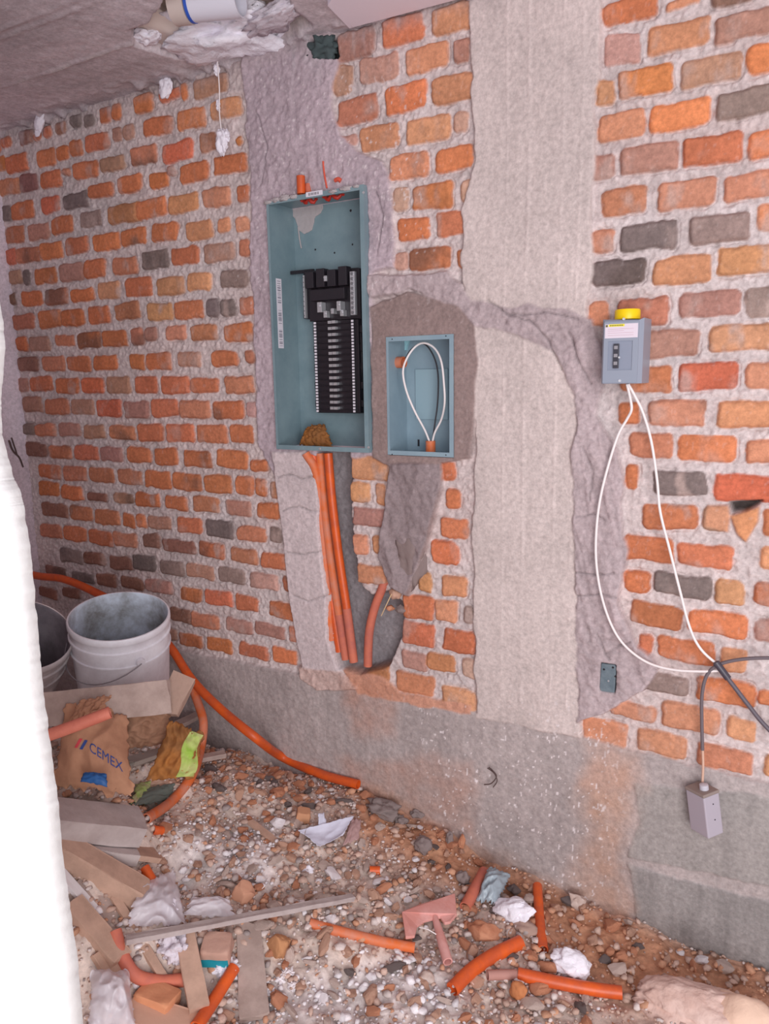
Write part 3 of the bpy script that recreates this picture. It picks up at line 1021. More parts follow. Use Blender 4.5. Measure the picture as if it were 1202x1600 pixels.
# main lug housing
h0 = at(474, 426, dB-0.03)
h1 = at(558, 497, dB-0.03)
hs = MB()
hs.box((h0[0]+0.004, dB-0.010, h1[2]), (h1[0], dB, h0[2]))
for k in range(4):
    xx = h0[0]+0.010+k*0.040
    hs.box((xx, dB-0.036, h0[2]-0.048), (xx+0.030, dB-0.010, h0[2]+0.006*(k % 2)))
hs.box((h0[0]+0.02, dB-0.026, h0[2]-0.085), (h1[0]-0.045, dB-0.010, h0[2]-0.052))
hs.build('lug_housing', BLACK, lc_, bevel=0.0015)
for (x, y, w, hgt, dep) in ((499, 480, .016, .030, .034), (529, 478, .014, .028, .036), (508, 491, .012, .020, .028), (534, 489, .012, .018, .030), (508, 435, .010, .016, .040), (519, 486, .010, .016, .030)):
    p = at(x, y, dB-dep)
    lg = MB().box((p[0]-w/2, dB-dep, p[2]-hgt/2), (p[0]+w/2, dB-0.010, p[2]+hgt/2)).build('lug', SILVER, lc_, bevel=0.001)
    MB().lathe([(0.0, 0), (0.0035, 0.0), (0.0035, 0.003), (0, 0.003)], (p[0], dB-dep, p[2]+hgt*0.15), (0, -1, 0), 12).build('lug_screw', SILVER, lg, smooth=True)
for (xa, ya, xb, yb_, w, dep) in ((474, 430, 477, 497, .006, .02), (550, 424, 553, 492, .016, .045)):
    p = at(xa, ya, dB-dep)
    p2 = at(xb, yb_, dB-dep)
    nb = MB().box((p[0]-w/2, dB-dep, p2[2]), (p[0]+w/2, dB-dep+0.012, p[2])).build('neutral_bar', SILVER, lc_, bevel=0.001)
    sc = MB()
    for k in range(9):
        z = p2[2]+(k+0.5)*(p[2]-p2[2])/9
        sc.lathe([(0, 0), (w*0.28, 0), (w*0.28, 0.003), (0, 0.003)], (p[0], dB-dep, z), (0, -1, 0), 8)
    sc.build('screw_row', mat('dull_zinc', (150, 150, 155), 0.4, metal=0.7), nb)
# black stand-off arm at upper left
p = at(455, 426, dB+0.01)
MB().box((p[0], dB+0.006, p[2]-0.006), (h0[0]+0.01, dB+0.016, p[2]+0.004)).build('mounting_arm', BLACK, lc_)
# long paper sticker on the inner left side
s0 = 1.855-0.06
st = MB().box((b['x0']+0.0026, 0.000, 1.543), (b['x0']+0.0032, 0.026, 1.752)).build('side_label', WHITE, lc_)
st['label'] = 'white barcode sticker on inner side'
bars = MB()
rr = random.Random(3)
z = 1.55
while z < 1.745:
    hgt = rr.choice([0.0012, 0.002, 0.004])
    if not 1.60 < z < 1.612 and not 1.66 < z < 1.675:
        bars.box((b['x0']+0.0032, 0.005, z), (b['x0']+0.0035, 0.021, z+hgt))
    z += hgt+rr.choice([0.0015, 0.003, 0.005])
bars.build('barcode', mat('print_grey', (150, 146, 160), 0.7), st)
tl = at(478, 306, b['f']-0.001)
tr_ = at(504, 300, b['f']-0.001)
ts = MB().box((tl[0], b['f']-0.0008, tl[2]-0.004), (tr_[0], b['f'], tl[2]+0.009)).build('front_label', WHITE, lc_)
bars = MB()
for k in range(10):
    xx = tl[0]+0.010+k*0.0036
    bars.box((xx, b['f']-0.0012, tl[2]-0.001), (xx+(0.0012 if k % 3 else 0.0022), b['f']-0.0008, tl[2]+0.006))
bars.build('barcode', mat('print_dark', (90, 85, 95), 0.7), ts)
# mortar that ran down the back plate
sp = [at(x, y, yb-0.003)[[0, 2]] for x, y in [(452, 322), (475, 318), (500, 314), (506, 322), (502, 334), (494, 338), (490, 352), (486, 362), (476, 366), (468, 360), (462, 342), (455, 334)]]
sd = np.array(sp)
B = MB()
cx_, cz_ = sd.mean(0)
ring = []
for k, (x, z) in enumerate(sd):
    ring.append((x, z))
fine_ring = []
for k in range(len(ring)):
    a0, a1 = np.array(ring[k]), np.array(ring[(k+1) % len(ring)])
    for t in (0, .33, .66):
        p = a0*(1-t)+a1*t
        j = 0.003*mn.noise(Vector((p[0]*150, p[1]*150, 0)))
        fine_ring.append((p[0]+j, p[1]-j))
B.prism(fine_ring, yb-0.0062, yb-0.0027)
B.tube([at(466, 355, yb-0.005), at(468, 372, yb-0.005), at(471, 388, yb-0.005)], 0.0022, 8)
o = B.build('mortar_splash', mat('mortar_splash', (186, 176, 178), 0.95, bump=0.8), lc_, bevel=0.0012)
o['label'] = 'grey mortar that ran down the back plate'
# mortar and torn orange plastic along the top edge
for k, (x, y, s_) in enumerate(((430, 312, .012), (444, 309, .014), (458, 307, .010), (520, 299, .010), (540, 294, .012), (418, 316, .010), (556, 291, .008))):
    p = at(x, y, -0.03)
    o = link('mortar_crumb', lumpmesh('mortar_crumb', (s_*1.4, s_*0.5, s_*0.55), 40+k, 0.4, 2.2, 3), mat('mortar_splash', (186, 176, 178)), lc_, True)
    o.location = (p[0]-lc_.location[0]+lc_.location[0], -0.028, p[2])
for k, (x0_, y0_, x1_, y1_) in enumerate(((470, 315, 494, 313), (504, 310, 536, 305))):
    pa, pb = at(x0_, y0_, 0.02), at(x1_, y1_, 0.02)
    B = MB()
    pts = [pa*(1-t)+pb*t+np.array([0, 0.004*sin(9*t), 0.005*sin(14*t+k)]) for t in np.linspace(0, 1, 12)]
    B.tube(pts, 0.006, 10, rfun=lambda t: 0.6+0.5*abs(sin(7*t)))
    o = B.build('conduit_connector', mat('dark_red_plastic', (196, 52, 40), 0.5), lc_, smooth=True)
# two small knock-out marks on the back plate
for (x, y) in ((548, 329), (523, 395), (493, 390), (551, 382)):
    p = at(x, y, yb-0.003)
    MB().lathe([(0, 0), (0.004 if y < 340 else 0.0018, 0), (0.003, 0.0008), (0, 0.0008)], (p[0], yb-0.0026, p[2]), (0, -1, 0), 12).build('knockout', BLACK, lc_)
# screws in the lip
for (x, y) in ((500, 702), (568, 302), (576, 700)):
    p = at(x, y, b['f'])
    MB().lathe([(0, 0), (0.004, 0), (0.003, 0.002), (0, 0.002)], (p[0], b['f'], p[2]+0.002), (0, -1, 0), 12).build('screw', SILVER, lc_, smooth=True)

# crumpled brown paper stuffed in the bottom of the big box
cs = [at(468, 697, 0.03), at(522, 700, 0.03), at(508, 664, 0.06), at(482, 668, 0.06)]
sheet('brown_paper_wad', cs, KRAFTD, 'crumpled brown paper stuffed in the bottom of the tall panel box', 'paper', dome=0.02, crum=0.012, freq=7, seed=4, nu=30, nv=26, jit=0.12)

# ================================================================== SMALL BOX
b = SML
sb_ = empty('junction_enclosure', ((b['x0']+b['x1'])/2, 0, b['z0']), 'small open pale blue-grey steel box in damp mortar beside the tall panel', 'electrical box')
open_box(b, parent=sb_, m=STEELB, lip=0.010)
# raised paler plate on the back
pa = at(650, 655, b['d']-0.006)
pb = at(700, 576, b['d']-0.006)
MB().box((pa[0], b['d']-0.008, pa[2]), (pb[0], b['d']-0.0025, pb[2])).build('back_plate', mat('pale_blue_steel', (150, 176, 188), 0.4), sb_, bevel=0.001)
for (x, y) in ((613, 530), (697, 525), (613, 710), (697, 711)):
    p = at(x, y, b['f'])
    MB().lathe([(0, 0), (0.0018, 0), (0.0014, 0.0012), (0, 0.0012)], (p[0], b['f'], p[2]), (0, -1, 0), 10).build('screw', BLACK, sb_)
# bracket in top-left corner
p = at(630, 547, b['d']-0.01)
MB().prism([(p[0]-0.018, b['z1']-0.003), (p[0]+0.022, b['z1']-0.003), (p[0]+0.010, b['z1']-0.034), (p[0]-0.002, b['z1']-0.034)], b['d']-0.012, b['d']-0.003).build('corner_bracket', mat('bright_cyan_steel', (165, 215, 225), 0.35), sb_)
p = at(654, 692, b['d']-0.004)
MB().box((p[0]-0.003, b['d']-0.0035, p[2]-0.010), (p[0]+0.003, b['d']-0.0024, p[2]+0.010)).build('slot', BLACK, sb_)
# orange conduit ends entering it
pL = at(627, 566, 0.03)
conduit('conduit_end', [(b['x0']-0.010, 0.045, pL[2]), (b['x0']+0.004, 0.043, pL[2]), (b['x0']+0.026, 0.040, pL[2])], 0.0165, OLDOR, 'open orange conduit end through the left side of the small box')
p = at(673, 694, 0.045)
conduit('conduit_end', [(p[0], 0.045, b['z0']+0.003), (p[0], 0.045, b['z0']+0.018), (p[0], 0.045, b['z0']+0.038)], 0.0145, OLDOR, 'short orange conduit end standing in the floor of the small box')
pc = [at(x, y, 0.02) for x, y in [(630, 566), (631, 580), (630, 592), (638, 625), (655, 662), (670, 686)]]
cw = [at(x, y, d) for x, y, d in [(672, 692, .045), (664, 672, .035), (648, 642, .01), (635, 610, 0.0), (630, 580, .0), (637, 558, .01), (650, 541, .02), (664, 536, .02), (680, 545, .02), (690, 566, .01), (694, 600, .005), (695, 630, .01), (690, 655, .03), (680, 675, .04), (676, 690, .045)]]
conduit('looped_white_cable', cw, 0.0030, CABW, 'white cable looped inside the small open box', cat='cable', hollow=False)
cb = [at(x, y, d) for x, y, d in [(634, 560, .03), (642, 547, .035), (656, 537, .04), (668, 541, .045), (680, 562, .05), (685, 590, .05), (684, 630, .05), (680, 660, .05), (676, 690, .045)]]
conduit('looped_black_cable', cb, 0.0022, CABK, 'thin black cable looped behind the white one in the small box', cat='cable', hollow=False)

# ================================================================== BREAKER BOX WITH YELLOW CAP
fx0, fx1 = wl(940, 545, -0.10)[0], wl(1001, 545, -0.10)[0]
fz1, fz0 = wl(970, 497, -0.10)[2], wl(970, 599.5, -0.10)[2]
eb = empty('breaker_enclosure', ((fx0+fx1)/2, -0.01, fz0), 'grey breaker box with a yellow cap mounted on the right brickwork', 'switch box')
w0 = 0.010
B = MB()
# body with chamfered right and left front edges
sec = [(fx0, -0.012), (fx0, -0.092), (fx0+0.006, -0.100), (fx1-0.004, -0.100), (fx1+0.004, -0.090), (fx1+0.004, -0.012)]
n = len(sec)
vs = [(x, y, fz0) for x, y in sec]+[(x, y, fz1-(0.006 if y < -0.095 else 0)) for x, y in sec]
fs = [tuple(range(n-1, -1, -1)), tuple(range(n, 2*n))]+[(i, (i+1) % n, n+(i+1) % n, n+i) for i in range(n)]
B.add(vs, fs).build('body', GREY, eb, bevel=0.0015)
px_ = lambda x: wl(x, 545, -0.1)[0]
pz_ = lambda y: wl(960, y, -0.1)[2]
# cover with recessed window
c0x, c1x, c0z, c1z = px_(951), px_(989), pz_(578.5), pz_(533)
fr = MB()
fr.box((fx0+0.006, -0.1035, fz0+0.002), (c0x, -0.100, fz1-0.008))
fr.box((c1x, -0.1035, fz0+0.002), (fx1-0.004, -0.100, fz1-0.008))
fr.box((c0x, -0.1035, fz0+0.002), (c1x, -0.100, c0z))
fr.box((c0x, -0.1035, c1z), (c1x, -0.100, fz1-0.008))
cov = fr.build('cover', GREY, eb)
MB().box((c0x, -0.1012, c0z), (c1x, -0.1001, c1z)).build('recessed_panel', mat('mid_grey_enamel', (142, 148, 166), 0.4), cov)
brk = MB().box((px_(960), -0.107, pz_(575.5)), (px_(968.5), -0.1012, pz_(537.5))).build('breaker', mat('breaker_black', (62, 60, 70), 0.4), eb, bevel=0.0006)
for k, y in enumerate((543, 555.5, 567.5)):
    MB().box((px_(961.5), -0.112, pz_(y+3)), (px_(967), -0.107, pz_(y-2.5))).build('toggle', mat('toggle_grey', (150, 146, 152) if k != 1 else (40, 38, 44), 0.4), brk, bevel=0.0006)
lb = MB().box((px_(945.5), -0.1042, pz_(528.5)), (px_(996.5), -0.1035, pz_(506.5))).build('label_plate', mat('label_white_pink', (228, 214, 226), 0.5), eb)
MB().box((px_(951), -0.1046, pz_(510.6)), (px_(975.5), -0.1042, pz_(506.9))).build('yellow_band', mat('label_yellow', (240, 225, 60), 0.5), lb)
tx = MB()
for k in range(8):
    x = 953+k*2.6
    tx.box((px_(x), -0.1048, pz_(509.7)), (px_(x+1.7), -0.1046, pz_(508)))
tx.box((px_(946.4), -0.1048, pz_(511)), (px_(949.6), -0.1042, pz_(507.5)))
tx.build('print', mat('print_olive', (110, 104, 60), 0.6), lb)
tx = MB()
for y in (514.2, 517, 520.3, 524):
    tx.box((px_(950), -0.1046, pz_(y+0.5)), (px_(990 if y != 517 else 975), -0.1042, pz_(y)))
tx.build('fine_print', mat('print_pink', (205, 170, 182), 0.6), lb)
for (x, y) in ((973.2, 498.6), (970.8, 597.0)):
    MB().lathe([(0, 0), (0.0035, 0), (0.0026, 0.0024), (0, 0.0024)], (px_(x), -0.1035 if y > 550 else -0.100, pz_(y)-(0.001 if y < 550 else -0.003)), (0, -1, 0), 14).build('screw', mat('bright_zinc', (235, 235, 240), 0.25, metal=0.5), eb, smooth=True)
MB().lathe([(0, 0), (0.0026, 0), (0.0022, 0.0015), (0, 0.0015)], (px_(969.5), -0.107, pz_(558.8)), (0, -1, 0), 12).build('screw', mat('bright_zinc', (235, 235, 240)), eb, smooth=True)
hx = wl(981, 490, -0.055)[0]
cap = MB().lathe([(0.0, 0), (0.0285, 0), (0.0288, 0.004), (0.0285, 0.020), (0.027, 0.0225), (0, 0.0225)], (hx, -0.055, fz1-0.001), seg=28).build('hub_cap', YEL, eb, smooth=True)
cap['label'] = 'bright yellow plastic cap'

# cables below it
D = -0.035
pl = [(980, 600, -.06), (985, 622, -.05), (987, 640, -.045), (980, 655, D), (966, 680, D), (950, 730, D), (938, 780, D), (932, 830, D), (932, 880, D), (940, 930, D), (955, 975, D), (976, 1008, D), (1010, 1034, D), (1050, 1046, D), (1095, 1049, D), (1124, 1048, D)]
conduit('white_cable', [wl(x, y, d) for x, y, d in pl], 0.0032, CABW, 'left white cable hanging in a wide loop from the grey breaker box', cat='cable', hollow=False, group=None)
pl = [(982, 600, -.06), (992, 618, -.05), (1005, 645, D), (1018, 690, D), (1027, 750, D), (1032, 800, D), (1047, 860, D), (1062, 920, D), (1078, 980, D), (1096, 1015, D), (1127, 1043, D)]
conduit('white_cable', [wl(x, y, d) for x, y, d in pl], 0.0032, CABW, 'right white cable hanging straighter from the grey breaker box', cat='cable', hollow=False)
pl = [(1290, 1040), (1240, 1030), (1195, 1028), (1160, 1030), (1130, 1036), (1112, 1046), (1102, 1062), (1097, 1090), (1097, 1130), (1098, 1172)]
gc = conduit('grey_cable', [wl(x, y, D) for x, y in pl], 0.0042, CABG, 'grey cable arching from the right edge down to the hanging box', cat='cable', hollow=False)
conduit('cable_sheath_end', [wl(1098, 1165, D), wl(1099, 1195, D), wl(1098, 1222, D)], 0.0030, mat('pale_cord', (215, 175, 155), 0.6), '', parent=gc, hollow=False)
pl = [(1118, 1034), (1130, 1050), (1150, 1076), (1170, 1102), (1200, 1138), (1270, 1205)]
kc = conduit('dark_cable', [wl(x, y, D-0.004) for x, y in pl], 0.0052, mat('dark_grey_cable', (98, 88, 98), 0.5), 'thicker dark cable slanting down right from the taped splice', cat='cable', hollow=False)
conduit('splice_tape', [wl(1119, 1035, D-0.006), wl(1129, 1048, D-0.007), wl(1138, 1060, D-0.006)], 0.0082, mat('black_tape', (72, 66, 78), 0.4), '', parent=kc, hollow=False)

# hanging grey box
hb = empty('hanging_box', tuple(wl(1100, 1265, -0.045)), 'lilac-grey plastic box hanging tilted on a cable low on the right', 'junction box')
hc = Vector(wl(1101, 1266, -0.045))
Rm = Matrix.Rotation(radians(-9), 3, 'Y') @ Matrix.Rotation(radians(-38), 3, 'Z')


def rotbox(cen, R, a, b_):
    B = MB().box(a, b_)
    B.v = [tuple(Vector(cen)+R @ Vector(v)) for v in B.v]
    return B


LIL = mat('lilac_grey_plastic', (182, 172, 184), 0.5)
bo = rotbox(hc, Rm, (-0.030, -0.024, -0.054), (0.030, 0.024, 0.050)).build('body', LIL, hb, bevel=0.003)
rotbox(hc, Rm, (-0.031, -0.025, 0.050), (0.031, 0.025, 0.058)).build('lid', mat('brown_grey_rim', (150, 134, 128), 0.7), hb, bevel=0.002)
B = MB().lathe([(0.0, 0), (0.011, 0), (0.0105, 0.014), (0.006, 0.016), (0, 0.016)], tuple(hc+Rm @ Vector((0.008, 0, 0.056))), tuple(Rm @ Vector((0, 0, 1))), seg=20)
B.build('cable_gland', mat('grey_gland', (200, 195, 205), 0.5), hb, smooth=True)
for dz in (0.028, -0.012):
    MB().lathe([(0, 0), (0.0016, 0), (0.0016, 0.0008), (0, 0.0008)], tuple(hc+Rm @ Vector((0.0302, 0.002, dz))), tuple(Rm @ Vector((1, 0, 0))), 10).build('pinhole', BLACK, hb)

# blue-grey outlet box in mortar
a0 = wl(939, 1077, 0)
a1 = wl(965, 1037, 0)
ob = empty('outlet_box', ((a0[0]+a1[0])/2, 0, a0[2]), 'small blue-grey outlet box sunk in mortar at the foot of the column', 'outlet box')
B = MB()
BX = mat('blue_grey_dusty', (118, 130, 138), 0.7, col2=(98, 112, 122), vscale=40, bump=0.5)
fr = [(a0[0]+0.004, a0[2]), (a1[0]-0.002, a0[2]+0.002), (a1[0], a1[2]-0.006), (a1[0]-0.005, a1[2]), (a0[0]+0.002, a1[2]-0.002), (a0[0], a0[2]+0.01)]
B.prism(fr, -0.013, 0.015).build('cover', BX, ob, bevel=0.002)
for (x, y) in ((944, 1046), (958, 1043), (962, 1057), (951, 1064)):
    p = wl(x, y, -0.013)
    MB().lathe([(0, 0), (0.003, 0), (0.002, 0.0016), (0, 0.0016)], (p[0], -0.013, p[2]), (0, -1, 0), 10).build('screw', SILVER if y == 1064 else BLACK, ob)

# ================================================================== CONDUITS IN THE CHASE
GC = 'orange conduits in the chase under the tall box'
CD = [([(513, 708, -.004), (519, 780, -.002), (530, 870, 0.0), (542, 950, 0.0), (553, 1034, .002)], ORANGE, 'front orange conduit running down the chase under the tall box, nearest the right'),
      ([(500, 708, .01), (507, 790, .012), (518, 880, .012), (530, 960, .012), (541, 1030, .01)], OLDOR, 'second orange conduit from the right in the chase under the tall box'),
      ([(490, 708, .006), (500, 780, .018), (508, 860, .022), (519, 940, .02), (531, 1018, .015)], ORANGE, 'third orange conduit from the right in the chase under the tall box'),
      ([(478, 708, -.012), (494, 738, .0), (501, 800, .01), (510, 900, .012), (518, 1000, .01)], OLDOR, 'leftmost orange conduit in the chase, half buried in plaster')]
for k, (pts, m, lab) in enumerate(CD):
    oc = conduit('orange_conduit', [wl(x, y, d+0.0) for x, y, d in pts], 0.0135, m, lab)
    if k < 2:
        e_ = conduit('dusty_end', [wl(x, y, d) for x, y, d in pts[-2:]], 0.0140, DUSTY, '', parent=oc)
        e_['label'] = 'dusty red lower end'
# dusty lower sleeve of the front one
conduit('curved_conduit', [wl(x, y, d) for x, y, d in [(607, 896, .02), (598, 918, .008), (585, 952, .004), (577, 990, .004), (575, 1040, .01)]], 0.0135, DUSTY, 'dusty red conduit curving out of the damp mortar under the small box')
# stub above the big box
p0 = wl(471, 303, -0.018)
p1 = wl(470, 275, -0.018)
conduit('conduit_stub', [p0, (p0+p1)/2, p1], 0.0125, ORANGE, 'bright orange conduit stub on top of the tall panel box')
conduit('conduit_sliver', [wl(505, 252, -0.012), wl(507, 272, -0.012), wl(511, 294, -0.012)], 0.0026, mat('red_orange', (220, 92, 70), 0.6), 'thin red conduit sliver showing in plaster above the tall box', hollow=False)
conduit('buried_conduit', [wl(482, 288, -0.006), wl(482, 296, -0.008), wl(483, 303, -0.010)], 0.009, DUSTY, 'half buried pink conduit beside the bright stub above the tall box')
conduit('conduit_scrap', [wl(524, 282, -0.010), wl(529, 280, -0.012), wl(533, 283, -0.010)], 0.006, mat('red_orange', (220, 92, 70)), 'small red conduit scrap stuck in plaster above the tall box', hollow=False)

# stones and twine at the end of the mud plug
for k, (x, y, s_, m, lab) in enumerate(((618, 928, .020, STTAN, 'tan stone wedged below the damp mortar plug'), (609, 950, .014, STOR, 'orange stone chip wedged beside the curved conduit'), (627, 952, .016, MORT, 'grey mortar lump wedged at the right of the chase'))):
    p = wl(x, y, 0.0)
    o = link('wedged_stone', lumpmesh('wedged_stone', (s_*1.1, s_*0.8, s_*0.8), 60+k, 0.3, 1.8, 3, 0.7), m, None, True)
    o.location = tuple(p)
    tag(o, lab, 'stone')
conduit('twine', [wl(596, 962, -0.01), wl(604, 945, -0.02), (wl(612, 928, -0.015))], 0.0016, mat('straw', (220, 190, 150), 0.8), 'straw-coloured twine end beside the curved conduit', cat='string', hollow=False)
lumpo = link('mortar_plug', lumpmesh('mortar_plug', (0.055, 0.02, 0.12), 71, 0.25, 2.4, 4, 0.0, 0.12), mat('damp_mortar', (140, 122, 120), 0.9, bump=0.7), None, True)
lumpo.location = tuple(wl(640, 850, -0.004))
tag(lumpo, 'damp grey mortar packed over the chase under the small box', 'mortar')

# wires and twigs on the walls
conduit('tie_wire', [wl(*p, d) for p, d in [((757, 1226), -.02), ((768, 1224), -.03), ((776, 1213), -.035), ((770, 1204), -.03), ((764, 1199), -.02)]], 0.0016, RUST, 'rusty tie wire poking out of the beam under the column', cat='wire', hollow=False)
conduit('tie_wire', [wl(*p, d) for p, d in [((762, 1200), -.02), ((772, 1208), -.035), ((777, 1220), -.03), ((771, 1230), -.02)]], 0.0014, RUST, 'second bent wire end crossing the first under the column', cat='wire', hollow=False)
root = MB()
def lwp(px, py):
    r = ray(px, py)
    t = (-2.822-CAM[0])/r[0]
    return CAM+r*t
root.tube(spline([lwp(14, 688), lwp(20, 704), lwp(30, 715), lwp(36, 730)], 5), 0.004, 8)
root.tube(spline([lwp(18, 684), lwp(22, 696), lwp(27, 712)], 5), 0.003, 8)
tag(root.build('root_stem', RUST, smooth=True), 'dark bent root or wire on the grey side wall at far left', 'wire')

# ================================================================== CEILING THINGS
pp = zp(358, 52, CZ+0.04)
o = link('foam_block', lumpmesh('foam_block', (0.20, 0.15, 0.055), 5, 0.35, 2.2, 5, 0.35, 0.22), FOAM, None, True)
o.location = (pp[0], pp[1], pp[2])
tag(o, 'broken white foam block bulging from the ceiling hole under the pipe', 'foam')
pp = zp(262, 40, CZ+0.045)
o = link('beige_foam_piece', lumpmesh('beige_foam_piece', (0.085, 0.12, 0.04), 6, 0.15, 1.4, 4, 0.9, 0.0), mat('beige_foam', (226, 208, 200), 0.9), None, True)
o.location = (pp[0], pp[1], pp[2])
tag(o, 'smooth beige foam face at the left inside the ceiling hole', 'foam')
pp = zp(232, 56, CZ+0.02)
o = link('foam_block', lumpmesh('foam_block', (0.05, 0.03, 0.02), 8, 0.35, 2.5, 4, 0.3, 0.2), FOAM, None, True)
o.location = tuple(pp)
tag(o, 'small foam scrap at the left corner of the ceiling hole', 'foam')
pp = zp(425, 28, CZ+0.01)
o = link('foam_block', lumpmesh('foam_block', (0.11, 0.05, 0.02), 9, 0.35, 2.8, 4, 0.3, 0.3), mat('grey_white_foam', (214, 204, 214), 0.9, bump=0.8), None, True)
o.location = tuple(pp)
o.rotation_euler = (0, 0, radians(-20))
tag(o, 'greyish foam strip smeared along the right of the ceiling hole', 'foam')
a = zp(300, 6, CZ+0.02)
c = zp(376, -2, CZ+0.015)
pipe = MB().tube([a+(a-c)*0.02, (a+c)/2, c], 0.042, 28, inner=0.038).build('pipe_body', mat('white_pvc', (225, 222, 235), 0.4), None, smooth=True)
pe = empty('drain_pipe', tuple(a), 'white plastic pipe with a blue ring crossing the ceiling hole', 'pipe')
pipe.parent = pe
pipe.matrix_parent_inverse = Matrix.Translation(-pe.location)
u = (c-a)/np.linalg.norm(c-a)
MB().tube([a-u*0.004, a, a+u*0.004], 0.0435, 28, inner=0.038).build('blue_ring', mat('blue_line', (50, 90, 190), 0.5), pe, smooth=True)
MB().tube([a-u*0.05, a-u*0.03, a-u*0.006], 0.046, 28, inner=0.040).build('pipe_collar', mat('beige_pvc', (205, 188, 182), 0.6), pe, smooth=True)

# smooth pale board at the ceiling over the middle brickwork
pan = [zp(512, 8, CZ-0.012), zp(546, 43, CZ-0.012), zp(735, 2, CZ-0.012), zp(800, -60, CZ-0.012), zp(560, -70, CZ-0.012)]
B = MB()
n = len(pan)
vs = [(p[0], min(p[1], -0.012), CZ-0.014) for p in pan]+[(p[0], min(p[1], -0.012), CZ+0.03) for p in pan]
B.add(vs, [tuple(range(n)), tuple(range(2*n-1, n-1, -1))]+[(i, i+n, (i+1) % n+n, (i+1) % n) for i in range(n)])
tag(B.build('formwork_panel', mat('pale_lilac_board', (240, 230, 242), 0.7, bump=0.1)), 'smooth pale lilac panel in the ceiling above the middle bricks', 'panel')
# hanging string with foam blob
st = empty('hanging_string', tuple(zp(340, 97, CZ-0.005)), 'thin white string with a plaster blob hanging from the ceiling hole', 'string')
sp_ = [wl(340, 96, -.05), wl(343, 140, -.045), wl(343, 175, -.04), wl(346, 205, -.035)]
MB().tube(spline(sp_, 5), 0.0018, 8).build('string', CABW, st, smooth=True)
for k, (x, y, s_) in enumerate(((347, 220, (.020, .012, .034)), (352, 212, (.016, .01, .016)), (341, 165, (.007, .006, .016)), (339, 108, (.009, .008, .016)))):
    o = link('plaster_blob', lumpmesh('plaster_blob', s_, 90+k, 0.35, 2.2, 4, 0, 0.2), FOAM, None, True)
    o.location = Vector(wl(x, y, -.035))
    o.parent = st
    o.matrix_parent_inverse = Matrix.Translation(-st.location)
for k, (x, y, s_, lab) in enumerate(((62, 192, (.022, .012, .04), 'white foam scrap stuck under the ceiling at far left'), (259, 138, (.026, .012, .034), 'white foam scrap stuck under the ceiling near the hole'))):
    o = link('foam_scrap', lumpmesh('foam_scrap', s_, 95+k, 0.35, 2.0, 4, 0.3, 0.1), FOAM, None, True)
    o.location = Vector(wl(x, y, -.02))
    o.rotation_euler = (0, radians(22), 0)
    tag(o, lab, 'foam')
o = link('rag', lumpmesh('rag', (.045, .02, .035), 99, 0.4, 2.6, 4, 0, 0.25), mat('dark_green_rag', (74, 86, 88), 0.9, bump=0.6), None, True)
o.location = Vector(wl(505, 78, 0.0))
tag(o, 'dark green-grey rag in the gap under the ceiling above the tall box', 'rag')


